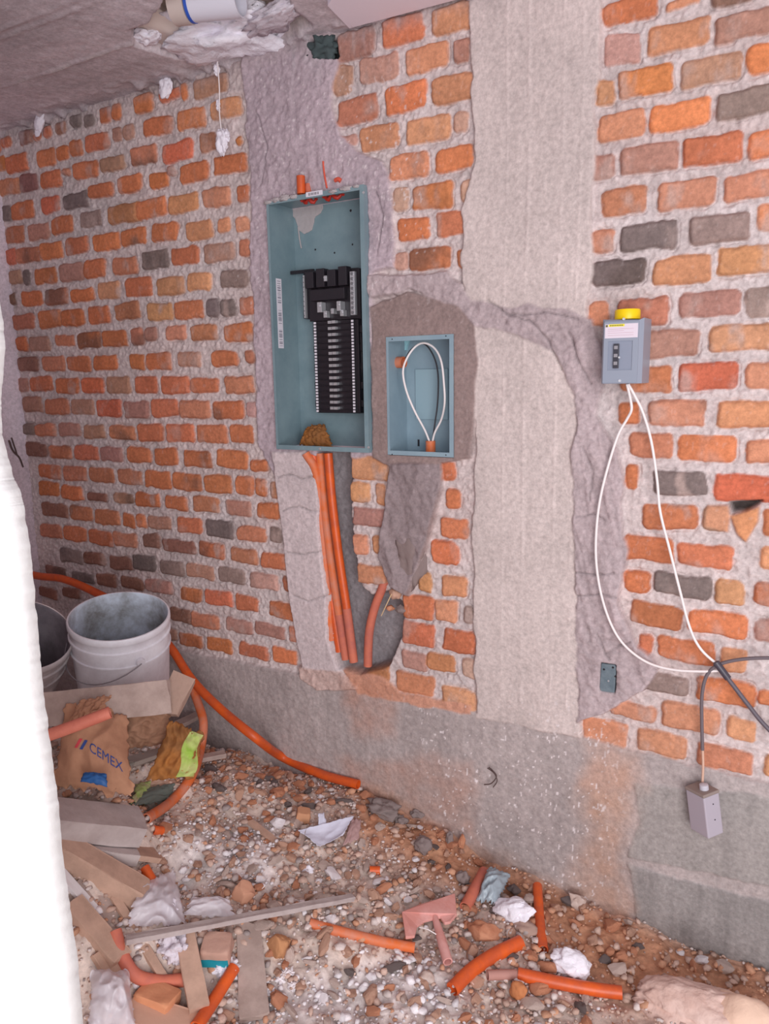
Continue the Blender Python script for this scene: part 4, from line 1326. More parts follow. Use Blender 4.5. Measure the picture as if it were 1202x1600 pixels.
# ================================================================== BUCKETS
def bucket(name, px, py, t, rad, H_, m, mi, label, tilt=12, side=0, handle=True, fill=0.08):
    P = CAM+ray(px, py)*t
    dv = Vector((CAM[0]-P[0], CAM[1]-P[1], 0)).normalized()
    dv = Matrix.Rotation(radians(side), 3, 'Z') @ dv
    Q = Matrix.Rotation(radians(tilt), 3, Vector((0, 0, 1)).cross(dv))
    base = Vector(P)-Q @ Vector((0, 0, H_))
    root = empty(name, base, label, 'bucket')
    rb = rad*0.87
    pr = [(0, 0), (rb-0.004, 0), (rb, 0.005)]
    for k in range(1, 7):
        z = k/7*(H_-0.10)
        pr.append((rb+(rad*0.955-rb)*z/(H_-0.1), z))
    z1 = H_-0.10
    r1 = rad*0.955
    pr += [(r1, z1), (r1+0.005, z1+0.002), (r1+0.005, z1+0.006), (r1+0.001, z1+0.008), (r1+0.001, z1+0.045), (r1+0.006, z1+0.047), (r1+0.006, z1+0.053), (r1+0.002, z1+0.056), (r1+0.002, z1+0.075),
           (rad-0.002, z1+0.078), (rad, z1+0.082), (rad, H_-0.003), (rad-0.002, H_), (rad-0.006, H_)]
    outer = MB().lathe(pr[1:], (0, 0, 0), seg=64)
    outer.f = outer.f[:-2]
    body = outer.build('shell', m, None, smooth=True)
    inn = [(rad-0.006, H_), (rad-0.008, H_-0.004), (rad*0.93, H_-0.10), (rb-0.006, 0.012), (0.0, 0.010)]
    pts = []
    for k in range(len(inn)-1):
        for q_ in range(8):
            tt = q_/8
            pts.append((inn[k][0]*(1-tt)+inn[k+1][0]*tt, inn[k][1]*(1-tt)+inn[k+1][1]*tt))
    pts.append(inn[-1])
    ib = MB().lathe(pts, (0, 0, 0), seg=64)
    ib.f = ib.f[:-2]
    inside = ib.build('lining', mi, None, smooth=True)
    # caked residue in the bottom
    n_ = 30
    vs = [(0, 0, fill)]
    fs = []
    for i in range(1, 9):
        for k in range(n_):
            an = 2*pi*k/n_
            rr_ = (rb+0.01)*i/8*0.97
            vs.append((rr_*cos(an), rr_*sin(an), fill+0.012*mn.noise(Vector((rr_*cos(an)*18, rr_*sin(an)*18, 1)))))
    for k in range(n_):
        fs.append((0, 1+k, 1+(k+1) % n_))
    for i in range(7):
        for k in range(n_):
            k2 = (k+1) % n_
            fs.append((1+i*n_+k, 1+(i+1)*n_+k, 1+(i+1)*n_+k2, 1+i*n_+k2))
    res = MB().add(vs, fs).build('cement_residue', mat('cement_residue', (110, 104, 104), 0.9, bump=0.8), None, smooth=True)
    parts = [body, inside, res]
    # small dents / ridges on the lining
    if handle:
        hp = []
        for k in range(17):
            an = radians(-150+k*(130/16.0))
            dz = -0.055*sin(pi*k/16)
            rr_ = rad+0.008+0.01*sin(pi*k/16)
            hp.append((rr_*cos(an), rr_*sin(an), H_-0.085+dz))
        parts.append(MB().tube(hp, 0.0016, 8).build('wire_handle', mat('grey_wire', (140, 134, 140), 0.5), None, smooth=True))
        for an in (radians(-150), radians(-20)):
            e = MB().lathe([(0, 0), (0.013, 0), (0.012, 0.008), (0, 0.008)], ((rad-0.004)*cos(an), (rad-0.004)*sin(an), H_-0.085), (cos(an), sin(an), 0), 16)
            parts.append(e.build('handle_ear', m, None, smooth=True))
    for o in parts:
        o.parent = root
    root.rotation_euler = Q.to_euler()
    return root


bucket('plastic_bucket', 186, 961, 2.25, 0.147, 0.37, BUCK, BUCKIN, 'pale grey plastic bucket with wire handle and cement-smeared inside on the rubbish pile', tilt=13)
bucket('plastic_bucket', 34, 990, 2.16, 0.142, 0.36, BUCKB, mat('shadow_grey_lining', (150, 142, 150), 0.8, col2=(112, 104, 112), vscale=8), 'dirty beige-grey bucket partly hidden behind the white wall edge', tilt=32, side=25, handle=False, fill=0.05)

# ================================================================== LONG CONDUITS
R1 = 0.0165
pt = [wl(20, 890, -.07), wl(60, 900, -.08), wl(100, 905, -.08), wl(150, 926, -.08), wl(210, 960, -.09), wl(262, 1006, -.10), wl(300, 1062, -.12), wl(345, 1108, -.14), wl(400, 1153, -.16), G(440, 1182, .012), G(500, 1209, .014), G(560, 1226, .016)]
lcnd = conduit('long_orange_conduit', pt, 0.0150, ORANGE, 'long bright orange conduit sagging from behind the buckets to the rubble', n=8)
pt = [wl(296, 1062, -.11), wl(310, 1100, -.15), wl(318, 1130, -.19), G(314, 1168, .05), G(300, 1212, .015), G(268, 1252, .012), G(228, 1280, .012)]
conduit('curved_orange_conduit', pt, 0.0145, OLDOR, 'dusty orange conduit curling down behind the green-brown paper bag', n=8)
conduit('leaning_conduit', [T(50, 1158, 1.80), T(120, 1133, 1.82), T(172, 1113, 1.84)], 0.0150, mat('salmon_conduit', (232, 140, 118), 0.6, col2=(214, 120, 100), vscale=15), 'salmon pink conduit lying across the cement bag at the left edge')
SC_ = [
    ([(240, 1297, .012), (246, 1297.5, .012), (253, 1298, .012)], .0115, ORANGE, 'stubby orange conduit offcut beside the grey beam'),
    ([(226, 1356, .03), (234, 1370, .025), (244, 1385, .02)], .0125, ORANGE, 'short orange conduit piece standing out beside the tan boards'),
    ([(180, 1455, .03), (190, 1490, .025), (212, 1524, .025), (250, 1534, .02), (288, 1531, .02)], .0145, DUSTY, 'dusty red bent hose among the boards at lower left'),
    ([(306, 1606, .02), (335, 1562, .03), (366, 1512, .04)], .0145, ORANGE, 'orange conduit running off the bottom edge beside the teal brick'),
    ([(484, 1443, .014), (540, 1458, .014), (600, 1472, .014), (648, 1481, .014)], .0125, OLDOR, 'long dusty orange conduit offcut lying left of the pink plastic tool'),
    ([(578, 1360, .014), (586, 1360, .014), (594, 1360, .014)], .0115, ORANGE, 'tiny orange conduit ring alone in the middle of the rubble'),
    ([(727, 1418, .016), (742, 1390, .018), (757, 1362, .02)], .0160, DUSTY, 'short dusty red conduit piece with open end beside the grey plastic bag'),
    ([(840, 1384, .03), (843, 1430, .018), (849, 1484, .012)], .0130, ORANGE, 'upright-lying orange conduit piece between the two white foam lumps'),
    ([(707, 1546, .016), (735, 1518, .016), (770, 1494, .017), (814, 1472, .018)], .0170, ORANGE, 'curved bright orange conduit offcut nearest the bottom middle'),
    ([(810, 1522, .014), (870, 1535, .014), (930, 1546, .014), (972, 1551, .014)], .0150, ORANGE, 'straight orange conduit offcut lying next to the big pale rock'),
    ([(762, 1524, .012), (785, 1523, .012), (812, 1523, .012)], .0115, mat('brown_pink_conduit', (190, 138, 128), 0.7), 'brownish pink conduit piece pushed into the straight orange offcut'),
]
for pts, r, m, lab in SC_:
    P_ = [G(x, y, l) for x, y, l in pts]
    conduit('conduit_offcut', P_, r, m, lab, seg=16)

# ================================================================== BAGS, PAPER, PLASTIC
bag, bf = sheet('cement_bag', [T(86, 1226, 1.90), T(206, 1244, 1.93), T(198, 1118, 2.0), T(104, 1100, 1.97)], KRAFT, 'crumpled brown paper cement bag with blue and red printed letters', 'sack', dome=0.055, crum=0.012, freq=3.6, seed=2, nu=60, nv=60, jit=0.10)


def print_text(txt, size, m, f, u0, v0, su, sv, slope, parent, name):
    cu_ = bpy.data.curves.new(name, 'FONT')
    cu_.body = txt
    cu_.size = size
    cu_.resolution_u = 4
    to = bpy.data.objects.new(name, cu_)
    C.objects.link(to)
    bpy.context.view_layer.update()
    me = bpy.data.meshes.new_from_object(to.evaluated_get(bpy.context.evaluated_depsgraph_get()))
    bpy.data.objects.remove(to)
    import bmesh
    bm = bmesh.new()
    bm.from_mesh(me)
    bmesh.ops.triangulate(bm, faces=bm.faces[:])
    for _ in range(2):
        bmesh.ops.subdivide_edges(bm, edges=bm.edges[:], cuts=1, use_grid_fill=True)
    for v in bm.verts:
        x, y = v.co.x, v.co.y
        v.co = Vector(f(u0+x*su, v0+y*sv+slope*x, 0.0035))
    bm.to_mesh(me)
    bm.free()
    me.name = name
    o = link(name, me, m, parent)
    return o


BLU = mat('blue_print', (52, 74, 140), 0.8)
REDP = mat('red_print', (205, 70, 80), 0.8)
o = print_text('CEMEX', 1.0, BLU, bf, 0.46, 0.46, 0.142, 0.165, -0.058, bag, 'printed_letters')
o['label'] = 'blue printed letters'
for k, (m, nm) in enumerate(((REDP, 'printed_stripe'), (BLU, 'printed_stripe'))):
    vs = []
    for j in range(7):
        t = j/6
        for i in range(3):
            vs.append(bf(0.24+k*0.075+0.07*t+i*0.022, 0.47+0.12*t-k*0.008, 0.0035))
    fs = [(j*3+i, j*3+i+1, (j+1)*3+i+1, (j+1)*3+i) for j in range(6) for i in range(2)]
    MB().add(vs, fs).build(nm, m, bag)
sheet('blue_underside', [T(126, 1222, 1.83), T(168, 1230, 1.83), T(166, 1210, 1.85), T(132, 1208, 1.85)], mat('blue_plastic', (40, 96, 160), 0.5), 'blue plastic scrap showing under the cement bag', 'plastic', dome=0.012, crum=0.006, seed=7, nu=16, nv=12)
sheet('paper_sack', [T(180, 1168, 2.04), T(262, 1160, 2.08), T(264, 1104, 2.06), T(168, 1104, 2.02)], mat('brown_sack', (170, 128, 104), 0.9, col2=(142, 104, 82), vscale=8, bump=0.4), 'dull brown crumpled paper sack behind the cement bag', 'sack', dome=0.03, crum=0.02, freq=4.5, seed=9, jit=0.12)
sheet('paper_sack', [T(100, 1150, 1.90), T(150, 1128, 1.92), T(176, 1088, 1.96), T(126, 1096, 1.95)], KRAFT, 'folded top flap of brown paper lying above the cement bag', 'paper', dome=0.02, crum=0.014, freq=5, seed=12, jit=0.12)
# green & brown snack bag
gbag, gf = sheet('printed_bag', [T(230, 1218, 1.98), T(304, 1214, 2.0), T(318, 1146, 2.03), T(268, 1126, 2.02)], KRAFTD, 'crumpled brown and lime green paper bag beside the curling conduit', 'bag', dome=0.03, crum=0.018, freq=4.2, seed=14, nu=44, nv=44, jit=0.10)
vs = []
for j in range(31):
    for i in range(13):
        v = j/30
        u = 0.60+0.38*i/12+0.05*sin(v*7)
        vs.append(gf(u, 0.03+0.94*v, 0.003))
fs = [(j*13+i, j*13+i+1, (j+1)*13+i+1, (j+1)*13+i) for j in range(30) for i in range(12)]
o = MB().add(vs, fs).build('green_print', GREENP, gbag, smooth=True, autosmooth=False)
o['label'] = 'lime green printed side'
sheet('paper_scrap', [G(204, 1256, .005), G(226, 1258, .005), G(234, 1222, .03), G(212, 1226, .03)], mat('pale_green_paper', (168, 196, 110), 0.8, col2=(196, 180, 150), vscale=20), 'small pale green paper scrap left of the curling conduit', 'paper', dome=0.012, crum=0.008, seed=17, nu=24, nv=24, jit=0.12)
sheet('paper_scrap', [G(214, 1232, .006), G(280, 1226, .006), G(298, 1206, .02), G(236, 1208, .02)], WOODT, 'wrinkled tan paper strip under the brown and green bag', 'paper', dome=0.012, crum=0.010, seed=19, nu=30, nv=20, jit=0.12)
sheet('plastic_film', [G(196, 1262, .0), G(262, 1252, .0), G(272, 1226, .01), G(226, 1232, .01)], mat('dark_teal_film', (104, 116, 110), 0.5), 'dark greenish plastic film under the curling conduit', 'plastic', dome=0.008, crum=0.008, seed=23, nu=30, nv=20, jit=0.12)
# pale blue paper
sheet('blue_paper', [G(500, 1324, .022), G(536, 1306, .026), G(552, 1276, .036), G(466, 1298, .030)], PAPER, 'torn pale blue-white paper sheet lying near the wall foot', 'paper', dome=-0.008, crum=0.008, freq=1.5, seed=29, nu=34, nv=34, jit=0.05, thick=0.0012)
sheet('blue_paper', [G(498, 1300, .02), G(512, 1296, .02), G(506, 1270, .04), G(497, 1272, .05)], PAPER, 'small upright torn corner of the pale blue paper', 'paper', dome=0.0, crum=0.005, seed=31, nu=10, nv=10, jit=0.1, thick=0.0012)
sheet('paper_scrap', [G(536, 1322, .018), G(560, 1312, .018), G(564, 1282, .022), G(550, 1280, .022)], mat('mauve_paper', (188, 152, 150), 0.85), 'dusty mauve paper flap at the right of the blue paper', 'paper', dome=0.004, crum=0.006, seed=33, nu=16, nv=16, jit=0.12)
# grey-blue plastic bag near the wall
sheet('plastic_bag', [G(744, 1408, .01), G(778, 1416, .01), G(798, 1368, .04), G(764, 1358, .05)], mat('grey_blue_film', (160, 172, 182), 0.35, bump=0.4, bscale=30), 'crumpled grey-blue plastic bag beside the dusty red conduit piece', 'plastic bag', dome=0.03, crum=0.014, freq=3.2, seed=37, nu=40, nv=40, jit=0.14, thick=0.001)
# milky plastic bags at left
sheet('plastic_bag', [G(200, 1448, .02), G(290, 1446, .02), G(270, 1360, .05), G(212, 1388, .06)], PLASTW, 'milky crumpled plastic film behind the long grey lath', 'plastic bag', dome=0.03, crum=0.016, freq=3.0, seed=41, nu=50, nv=50, jit=0.09, thick=0.001)
sheet('plastic_bag', [G(286, 1432, .012), G(368, 1436, .012), G(356, 1404, .03), G(300, 1404, .03)], PLASTW, 'thin milky plastic scrap right of the crumpled film', 'plastic bag', dome=0.02, crum=0.010, freq=2.6, seed=43, nu=40, nv=30, jit=0.09, thick=0.001)
sheet('plastic_bag', [G(138, 1608, .02), G(210, 1608, .02), G(200, 1520, .05), G(142, 1518, .06)], PLASTW, 'shiny clear plastic bag in the bottom left corner', 'plastic bag', dome=0.05, crum=0.016, freq=3.0, seed=47, nu=50, nv=50, jit=0.08, thick=0.001)

# ================================================================== BOARDS AND LATHS
def T(px, py, t):
    return CAM+ray(px, py)*t


cd = CAM-G(180, 1100, .03)
cd = cd/np.linalg.norm(cd)
plank('wide_board', T(40, 1112, 1.98), T(266, 1088, 2.03), 0.088, 0.022, WOOD, 'wide dusty board standing on edge in front of the buckets', nrm=(0.3, -0.9, 0.35), seed=1)
plank('short_board', T(260, 1114, 2.055), T(288, 1058, 2.10), 0.065, 0.03, mat('cement_crust_wood', (176, 146, 132), 0.95, bump=0.9, bscale=50), 'cement-crusted board end at the right foot of the grey bucket', nrm=(0.5, -0.8, 0.4), seed=2)
plank('grey_board', G(198, 1192, .03), G(262, 1172, .04), 0.05, 0.012, mat('greenish_wood', (164, 152, 144), 0.9, bump=0.3), 'grey-green board between the cement bag and the brown bag', seed=3)
plank('grey_board', G(268, 1138, .05), G(312, 1116, .06), 0.04, 0.014, WOOD, 'short pale board leaning behind the curling conduit', seed=33)
plank('cement_beam', G(20, 1272, .07), G(218, 1292, .06), 0.095, 0.055, WOODG, 'thick cement-grey beam end at the left below the cement bag', seed=4, nrm=(0.05, -0.25, 1))
plank('cement_beam', G(30, 1312, .03), G(214, 1338, .03), 0.05, 0.03, WOODG, 'lower grey timber directly beneath the thick cement beam', seed=5)
plank('flat_board', G(160, 1318, .012), G(240, 1330, .012), 0.11, 0.014, WOODT, 'flat tan board under the beam end beside the orange offcut', seed=6)
plank('square_timber', G(92, 1325, .05), G(222, 1400, .035), 0.055, 0.055, WOODT, 'square pinkish timber pointing from the left edge toward the orange piece', seed=7)
plank('white_strip', G(84, 1352, .04), G(148, 1424, .02), 0.022, 0.012, mat('white_profile', (226, 218, 220), 0.5), 'white profile strip below the square timber at left', seed=8)
plank('short_board', G(126, 1376, .01), G(176, 1436, .01), 0.045, 0.012, WOOD, 'short grey board beneath the white profile strip', seed=9)
plank('short_board', G(112, 1412, .035), G(188, 1500, .03), 0.045, 0.03, WOODT, 'stout tan board slanting at lower left above the clear bag', seed=10)
plank('thin_board', G(178, 1400, .03), G(256, 1530, .02), 0.020, 0.010, WOODT, 'thin tan slat slanting beneath the left end of the lath', seed=11)
plank('thin_board', G(158, 1486, .012), G(184, 1528, .012), 0.045, 0.016, WOODT, 'small tan board end beside the bent hose', seed=12)
plank('tan_board', G(288, 1456, .02), G(312, 1578, .03), 0.044, 0.020, WOODT, 'tan board left of the teal painted brick', seed=13)
plank('grey_plank', G(388, 1446, .014), G(398, 1592, .014), 0.058, 0.010, WOOD, 'flat greyish plank right of the teal painted brick', seed=14, taper=1.15)
plank('long_lath', G(196, 1469, .06), G(552, 1402, .035), 0.020, 0.012, WOODG, 'long thin grey lath crossing the lower left rubble', seed=15, taper=0.9)
plank('small_stick', G(392, 1284, .012), G(446, 1328, .010), 0.018, 0.010, WOODT, 'short tan stick on the rubble left of the blue paper', seed=16)
plank('flat_board', G(200, 1574, .012), G(300, 1606, .012), 0.07, 0.012, mat('pinkish_wood', (214, 170, 148), 0.9, bump=0.2), 'pinkish flat board at the bottom edge beside the clear bag', seed=17)
plank('grey_board', G(286, 1190, .02), G(352, 1178, .04), 0.03, 0.014, WOOD, 'splintered grey board end at the base of the wall behind the bag', seed=18)
plank('wood_splinter', G(476, 1290, .03), G(468, 1326, .02), 0.016, 0.008, WOOD, 'thin wood splinter left of the blue paper', seed=19)


def brick_piece(name, px, py, size, rot, m, label, lift=0.0, seed=1, chip=0.25):
    import bmesh
    bm = bmesh.new()
    bmesh.ops.create_cube(bm, size=1.0)
    bmesh.ops.subdivide_edges(bm, edges=bm.edges[:], cuts=7, use_grid_fill=True)
    for v in bm.verts:
        p = Vector((v.co.x*size[0], v.co.y*size[1], v.co.z*size[2]))
        s = Vector((p.x*30+seed*3, p.y*30, p.z*30))
        e = sum(1 for c_ in v.co if abs(c_) > 0.49)
        k = 1-(0.10 if e == 3 else 0.04 if e == 2 else 0)-chip*0.25*max(0, mn.noise(s*0.6))
        p = p*k+Vector((mn.noise(s), mn.noise(s+Vector((9, 0, 0))), mn.noise(s+Vector((0, 9, 0)))))*0.0025
        v.co = p
    me = bpy.data.meshes.new(name)
    bm.to_mesh(me)
    bm.free()
    o = link(name, me, m, None, True)
    me.set_sharp_from_angle(angle=radians(50))
    o.location = tuple(G(px, py, size[2]*0.5+lift))
    o.rotation_euler = rot
    return tag(o, label, 'brick')


tb = brick_piece('painted_brick', 340, 1482, (0.066, 0.060, 0.045), (radians(12), 0, radians(28)), mat('pinkish_brick', (200, 158, 142), 0.9, bump=0.5), 'pinkish brick block with teal paint on its front, left of the grey plank', 0.015, 3)
B = MB().box((-0.031, -0.0318, -0.022), (0.031, -0.0285, -0.001))
o = B.build('teal_paint', TEAL)
o.parent = tb
o['label'] = 'teal painted band'
brick_piece('brick_fragment', 246, 1560, (0.085, 0.062, 0.035), (radians(-8), radians(6), radians(12)), mat('orange_tan_brick', (220, 150, 112), 0.9, bump=0.4), 'orange tan brick fragment above the pinkish flat board', 0.01, 5)
brick_piece('brick_fragment', 474, 1273, (0.040, 0.036, 0.034), (radians(5), radians(10), radians(35)), mat('tan_brick', (206, 150, 116), 0.9, bump=0.4), 'small cubic tan brick fragment touching the blue paper', 0.004, 7)
lump('rubble_chunk', 436, 1478, (.034, .026, .040), 11, mat('ochre_chunk', (196, 140, 100), 0.95, bump=0.5), 'large ochre chunk right of the grey plank', 'stone', amp=0.2, facet=0.8, rot=(0.2, 0.1, 0.3), smooth=False)
lump('rubble_chunk', 380, 1398, (.034, .028, .032), 13, mat('ochre_pink_chunk', (206, 152, 126), 0.95, bump=0.5), 'pinkish ochre chunk just above the long lath', 'stone', amp=0.2, facet=0.8, smooth=False)
lump('rubble_chunk', 452, 1492, (.014, .010, .032), 14, STPALE, 'pale slab-like stone beside the large ochre chunk', 'stone', amp=0.2, facet=0.7, rot=(0.2, 0.4, 0.2), smooth=False)
lump('rubble_chunk', 756, 1458, (.045, .030, .026), 15, STOR, 'flat brown chunk above the curved orange offcut', 'stone', amp=0.2, facet=0.8, smooth=False)
lump('rubble_chunk', 810, 1548, (.022, .018, .024), 16, mat('rusty_chunk', (200, 128, 84), 0.95, bump=0.5), 'rusty orange stone below the brownish pink conduit', 'stone', amp=0.2, facet=0.5)
lump('rubble_chunk', 722, 1316, (.012, .010, .028), 17, STOR, 'upright orange stone sliver against the wall foot', 'stone', amp=0.2, facet=0.7, rot=(0, 0.15, 0), smooth=False)
lump('rubble_chunk', 902, 1410, (.024, .016, .028), 18, STPALE, 'pointed pale stone at the wall foot right of the upright conduit', 'stone', amp=0.35, facet=0.7, smooth=False)
lump('rubble_chunk', 668, 1528, (.020, .016, .018), 19, STPALE, 'pale round stone left of the curved offcut', 'stone', amp=0.2, facet=0.5)
lump('rubble_chunk', 826, 1452, (.036, .026, .020), 20, mat('grey_brown_stone', (176, 146, 134), 0.95, bump=0.6), 'grey-brown stone just under the upper foam lump', 'stone', amp=0.25, facet=0.6)
# mortar pats
lump('mortar_pat', 598, 1262, (.052, .034, .022), 21, MORT, 'wide dark grey mortar pat by the open conduit end', 'mortar lump', amp=0.4, freq=2.2, fine=0.15)
lump('mortar_pat', 626, 1282, (.022, .018, .016), 22, MORT, 'small grey mortar pat just right of the wide one', 'mortar lump', amp=0.3, fine=0.12)
lump('mortar_pat', 651, 1272, (.020, .012, .012), 23, MORT, 'small grey mortar pat touching the wall foot', 'mortar lump', amp=0.35, fine=0.12)
lump('mortar_pat', 662, 1321, (.025, .022, .024), 24, MORT, 'round dark grey mortar ball in the orange earth', 'mortar lump', amp=0.2, fine=0.12)
lump('mortar_pat', 703, 1311, (.012, .010, .022), 25, MORT, 'narrow grey mortar lump left of the orange stone sliver', 'mortar lump', amp=0.3, fine=0.1)
lump('mortar_pat', 724, 1372, (.018, .014, .020), 26, MORT, 'grey mortar lump left of the short dusty red conduit', 'mortar lump', amp=0.3, fine=0.1)
# foam lumps
lump('foam_lump', 804, 1422, (.055, .032, .036), 31, FOAM, 'angular white foam lump beside the upright-lying orange conduit', 'foam', lift=0.01, amp=0.3, freq=1.8, facet=0.6, fine=0.12, rot=(0, radians(-25), 0), sub=5)
lump('foam_lump', 893, 1505, (.056, .034, .030), 32, FOAM, 'oval white foam lump left of the big pale rock', 'foam', lift=0.0, amp=0.22, freq=2.0, facet=0.3, fine=0.10, sub=5)
lump('foam_lump', 480, 1360, (.020, .014, .012), 33, FOAM, 'small white foam scrap in mid rubble above the lath tip', 'foam', amp=0.4, facet=0.4, fine=0.1)
lump('foam_lump', 352, 1512, (.030, .024, .020), 34, FOAM, 'white foam crumb pile under the teal painted brick', 'foam', amp=0.5, freq=2.6, fine=0.3, sub=5)
lump('foam_lump', 272, 1482, (.038, .026, .030), 35, mat('dusty_foam', (222, 212, 222), 0.9, bump=0.7), 'dusty white lump between the slats left of the tan board', 'foam', amp=0.4, freq=2.2, fine=0.2, sub=5)
lump('foam_lump', 262, 1416, (.03, .02, .02), 39, mat('dusty_foam', (222, 212, 222), 0.9, bump=0.7), 'small dusty lump wrapped in the milky film', 'foam', amp=0.4, freq=2.2, fine=0.2)
for k, (x, y) in enumerate(((438, 1530), (458, 1540), (424, 1550), (450, 1520))):
    lump('plaster_crumb', x, y, (.013, .010, .009), 60+k, STWH, 'white plaster crumb in the cluster right of the grey plank', 'plaster', 'white plaster crumbs', amp=0.45, freq=2.6, fine=0.25)
# big pale rocks at bottom right
lump('boulder', 1095, 1585, (.150, .085, .075), 51, mat('pale_pink_rock', (236, 206, 196), 0.95, col2=(214, 178, 166), vscale=10, bump=1.0), 'big pale pink rock in the bottom right corner', 'rock', lift=-0.035, amp=0.2, freq=1.5, fine=0.13, facet=0.35, sub=5)
lump('boulder', 1165, 1600, (.085, .06, .055), 52, mat('peach_rock', (240, 204, 182), 0.95, bump=0.6), 'smooth peach coloured rock against the big one at the corner', 'rock', lift=0.0, amp=0.18, freq=1.4, facet=0.3, sub=5)
# pink T-shaped plastic tool
tt = empty('broken_plastic_tool', tuple(G(675, 1440, .02)), 'broken pink plastic tool shaped like a T in the middle rubble', 'tool')
pl = [(628, 1424), (655, 1413), (684, 1404), (711, 1395), (714, 1428), (704, 1440), (695, 1442), (688, 1432), (680, 1434), (664, 1438), (652, 1446), (648, 1462), (634, 1464)]
topv = [G(x, y, .040) for x, y in pl]
B = MB()
n = len(topv)
vs = [tuple(p) for p in topv]+[tuple(p-np.array([0, 0, 0.008])) for p in topv]
B.add(vs, [tuple(range(n-1, -1, -1)), tuple(range(n, 2*n))]+[(i, (i+1) % n, (i+1) % n+n, i+n) for i in range(n)])
B.build('blade', PINK, tt, bevel=0.002)
a, c = G(677, 1424, .036), G(700, 1503, .022)
MB().tube([a*(1-t)+c*t for t in np.linspace(0, 1, 8)], 0.0125, 14, inner=0.009, rfun=lambda t: 0.55+0.45*min(1, t*1.6)).build('handle', PINK, tt, smooth=True)
MB().tube(spline([G(656, 1449, .046), G(668, 1452, .05), G(682, 1460, .046)], 5), 0.0014, 8).build('wire_bit', CABW, tt, smooth=True)

# ================================================================== SCATTERED RUBBLE, STONE BY STONE
LM = [(x_, G(*xy_)) for x_, xy_ in (('the pink plastic tool', (675, 1440)), ('the pale blue paper', (510, 1300)), ('the open end of the long conduit', (545, 1240)), ('the orange conduit ring', (586, 1362)),
      ('the curved orange offcut', (760, 1510)), ('the oval foam lump', (893, 1505)), ('the tip of the long lath', (530, 1410)), ('the foot of the grey plank', (420, 1570)), ('the ochre chunk', (440, 1480)),
      ('the angular foam lump', (804, 1420)), ('the bottom edge of the view', (620, 1580)), ('the curling orange conduit', (260, 1270)), ('the small tan stick', (410, 1310)), ('the big pale rock', (1000, 1500)),
      ('the wall foot under the beam stain', (960, 1450)), ('the pinkish ochre chunk', (360, 1390)), ('the dusty orange offcut', (560, 1470)), ('the round mortar ball', (664, 1325)))]
protos = {}
KINDS = {'tan': (STTAN, 'small tan rubble stone scattered on the heap'), 'pale': (STPALE, 'small pale rubble stone scattered on the heap'),
         'orange': (STOR, 'small orange brick crumb scattered on the heap'), 'white': (STWH, 'small white plaster crumb scattered on the heap'), 'grey': (MORT, 'small grey mortar crumb scattered on the heap')}
for kname, (m, lab) in KINDS.items():
    protos[kname] = []
    for s in range(5):
        me = lumpmesh('rubble_stone', (1, 0.78, 0.62), 200+s*7+len(kname), 0.28, 1.7, 3, 0.85)
        me.materials.append(m)
        protos[kname].append(me)
rs = random.Random(12)
qw = q([(560, 1225), (800, 1370), (1202, 1530), (1202, 1600), (950, 1600), (760, 1420), (600, 1330)])
cnt = 0
placed = []
tries = 0
while cnt < 290 and tries < 9000:
    tries += 1
    x = rs.uniform(-1.75, 0.1)
    y = rs.uniform(-0.98, -0.03)
    z = float(gbase(x, y))
    v = np.array([x, y, z])-CAM
    dz = v@fw
    px = 601+F*(v@cr)/dz
    py = 800-F*(v@cu)/dz
    if (470 < px < 560 and 1270 < py < 1340) or px < 240 or px > 1190 or py > 1610 or (px < 330 and py > 1380) or (px > 960 and py > 1530) or (px < 300 and py < 1290):
        continue
    if rs.random() < 0.35 and px > 700:
        continue
    r = min(0.027, 0.0085*(1+rs.paretovariate(2.3)*0.62))
    if any((x-a)**2+(y-b_)**2 < (r+c_)**2*0.6 for a, b_, c_ in placed):
        continue
    placed.append((x, y, r))
    if px > 700 and rs.random() < 0.75 or py < 1290:
        kd = rs.choice(['orange', 'orange', 'orange', 'tan', 'tan', 'grey'])
    else:
        kd = rs.choices(['tan', 'pale', 'orange', 'white', 'grey'], [38, 36, 14, 8, 4])[0]
    me = rs.choice(protos[kd])
    o = bpy.data.objects.new('rubble_stone', me)
    C.objects.link(o)
    k = rs.uniform(0.8, 1.25)
    o.scale = (r*k*1.15, r/k, r*rs.uniform(0.7, 1.1))
    o.rotation_euler = (rs.uniform(-.5, .5), rs.uniform(-.5, .5), rs.uniform(0, 6.28))
    o.location = (x, y, float(gh(x, y))+r*0.35+0.003)
    lm = min(LM, key=lambda q_: (q_[1][0]-x)**2+(q_[1][1]-y)**2)[0]
    tag(o, KINDS[kd][1].replace('scattered on the heap', 'near '+lm), 'stone' if kd in ('tan', 'pale') else 'crumb', {'tan': 'tan rubble stones', 'pale': 'pale rubble stones', 'orange': 'orange brick crumbs', 'white': 'white plaster crumbs', 'grey': 'grey mortar crumbs'}[kd]+' near '+lm)
    cnt += 1
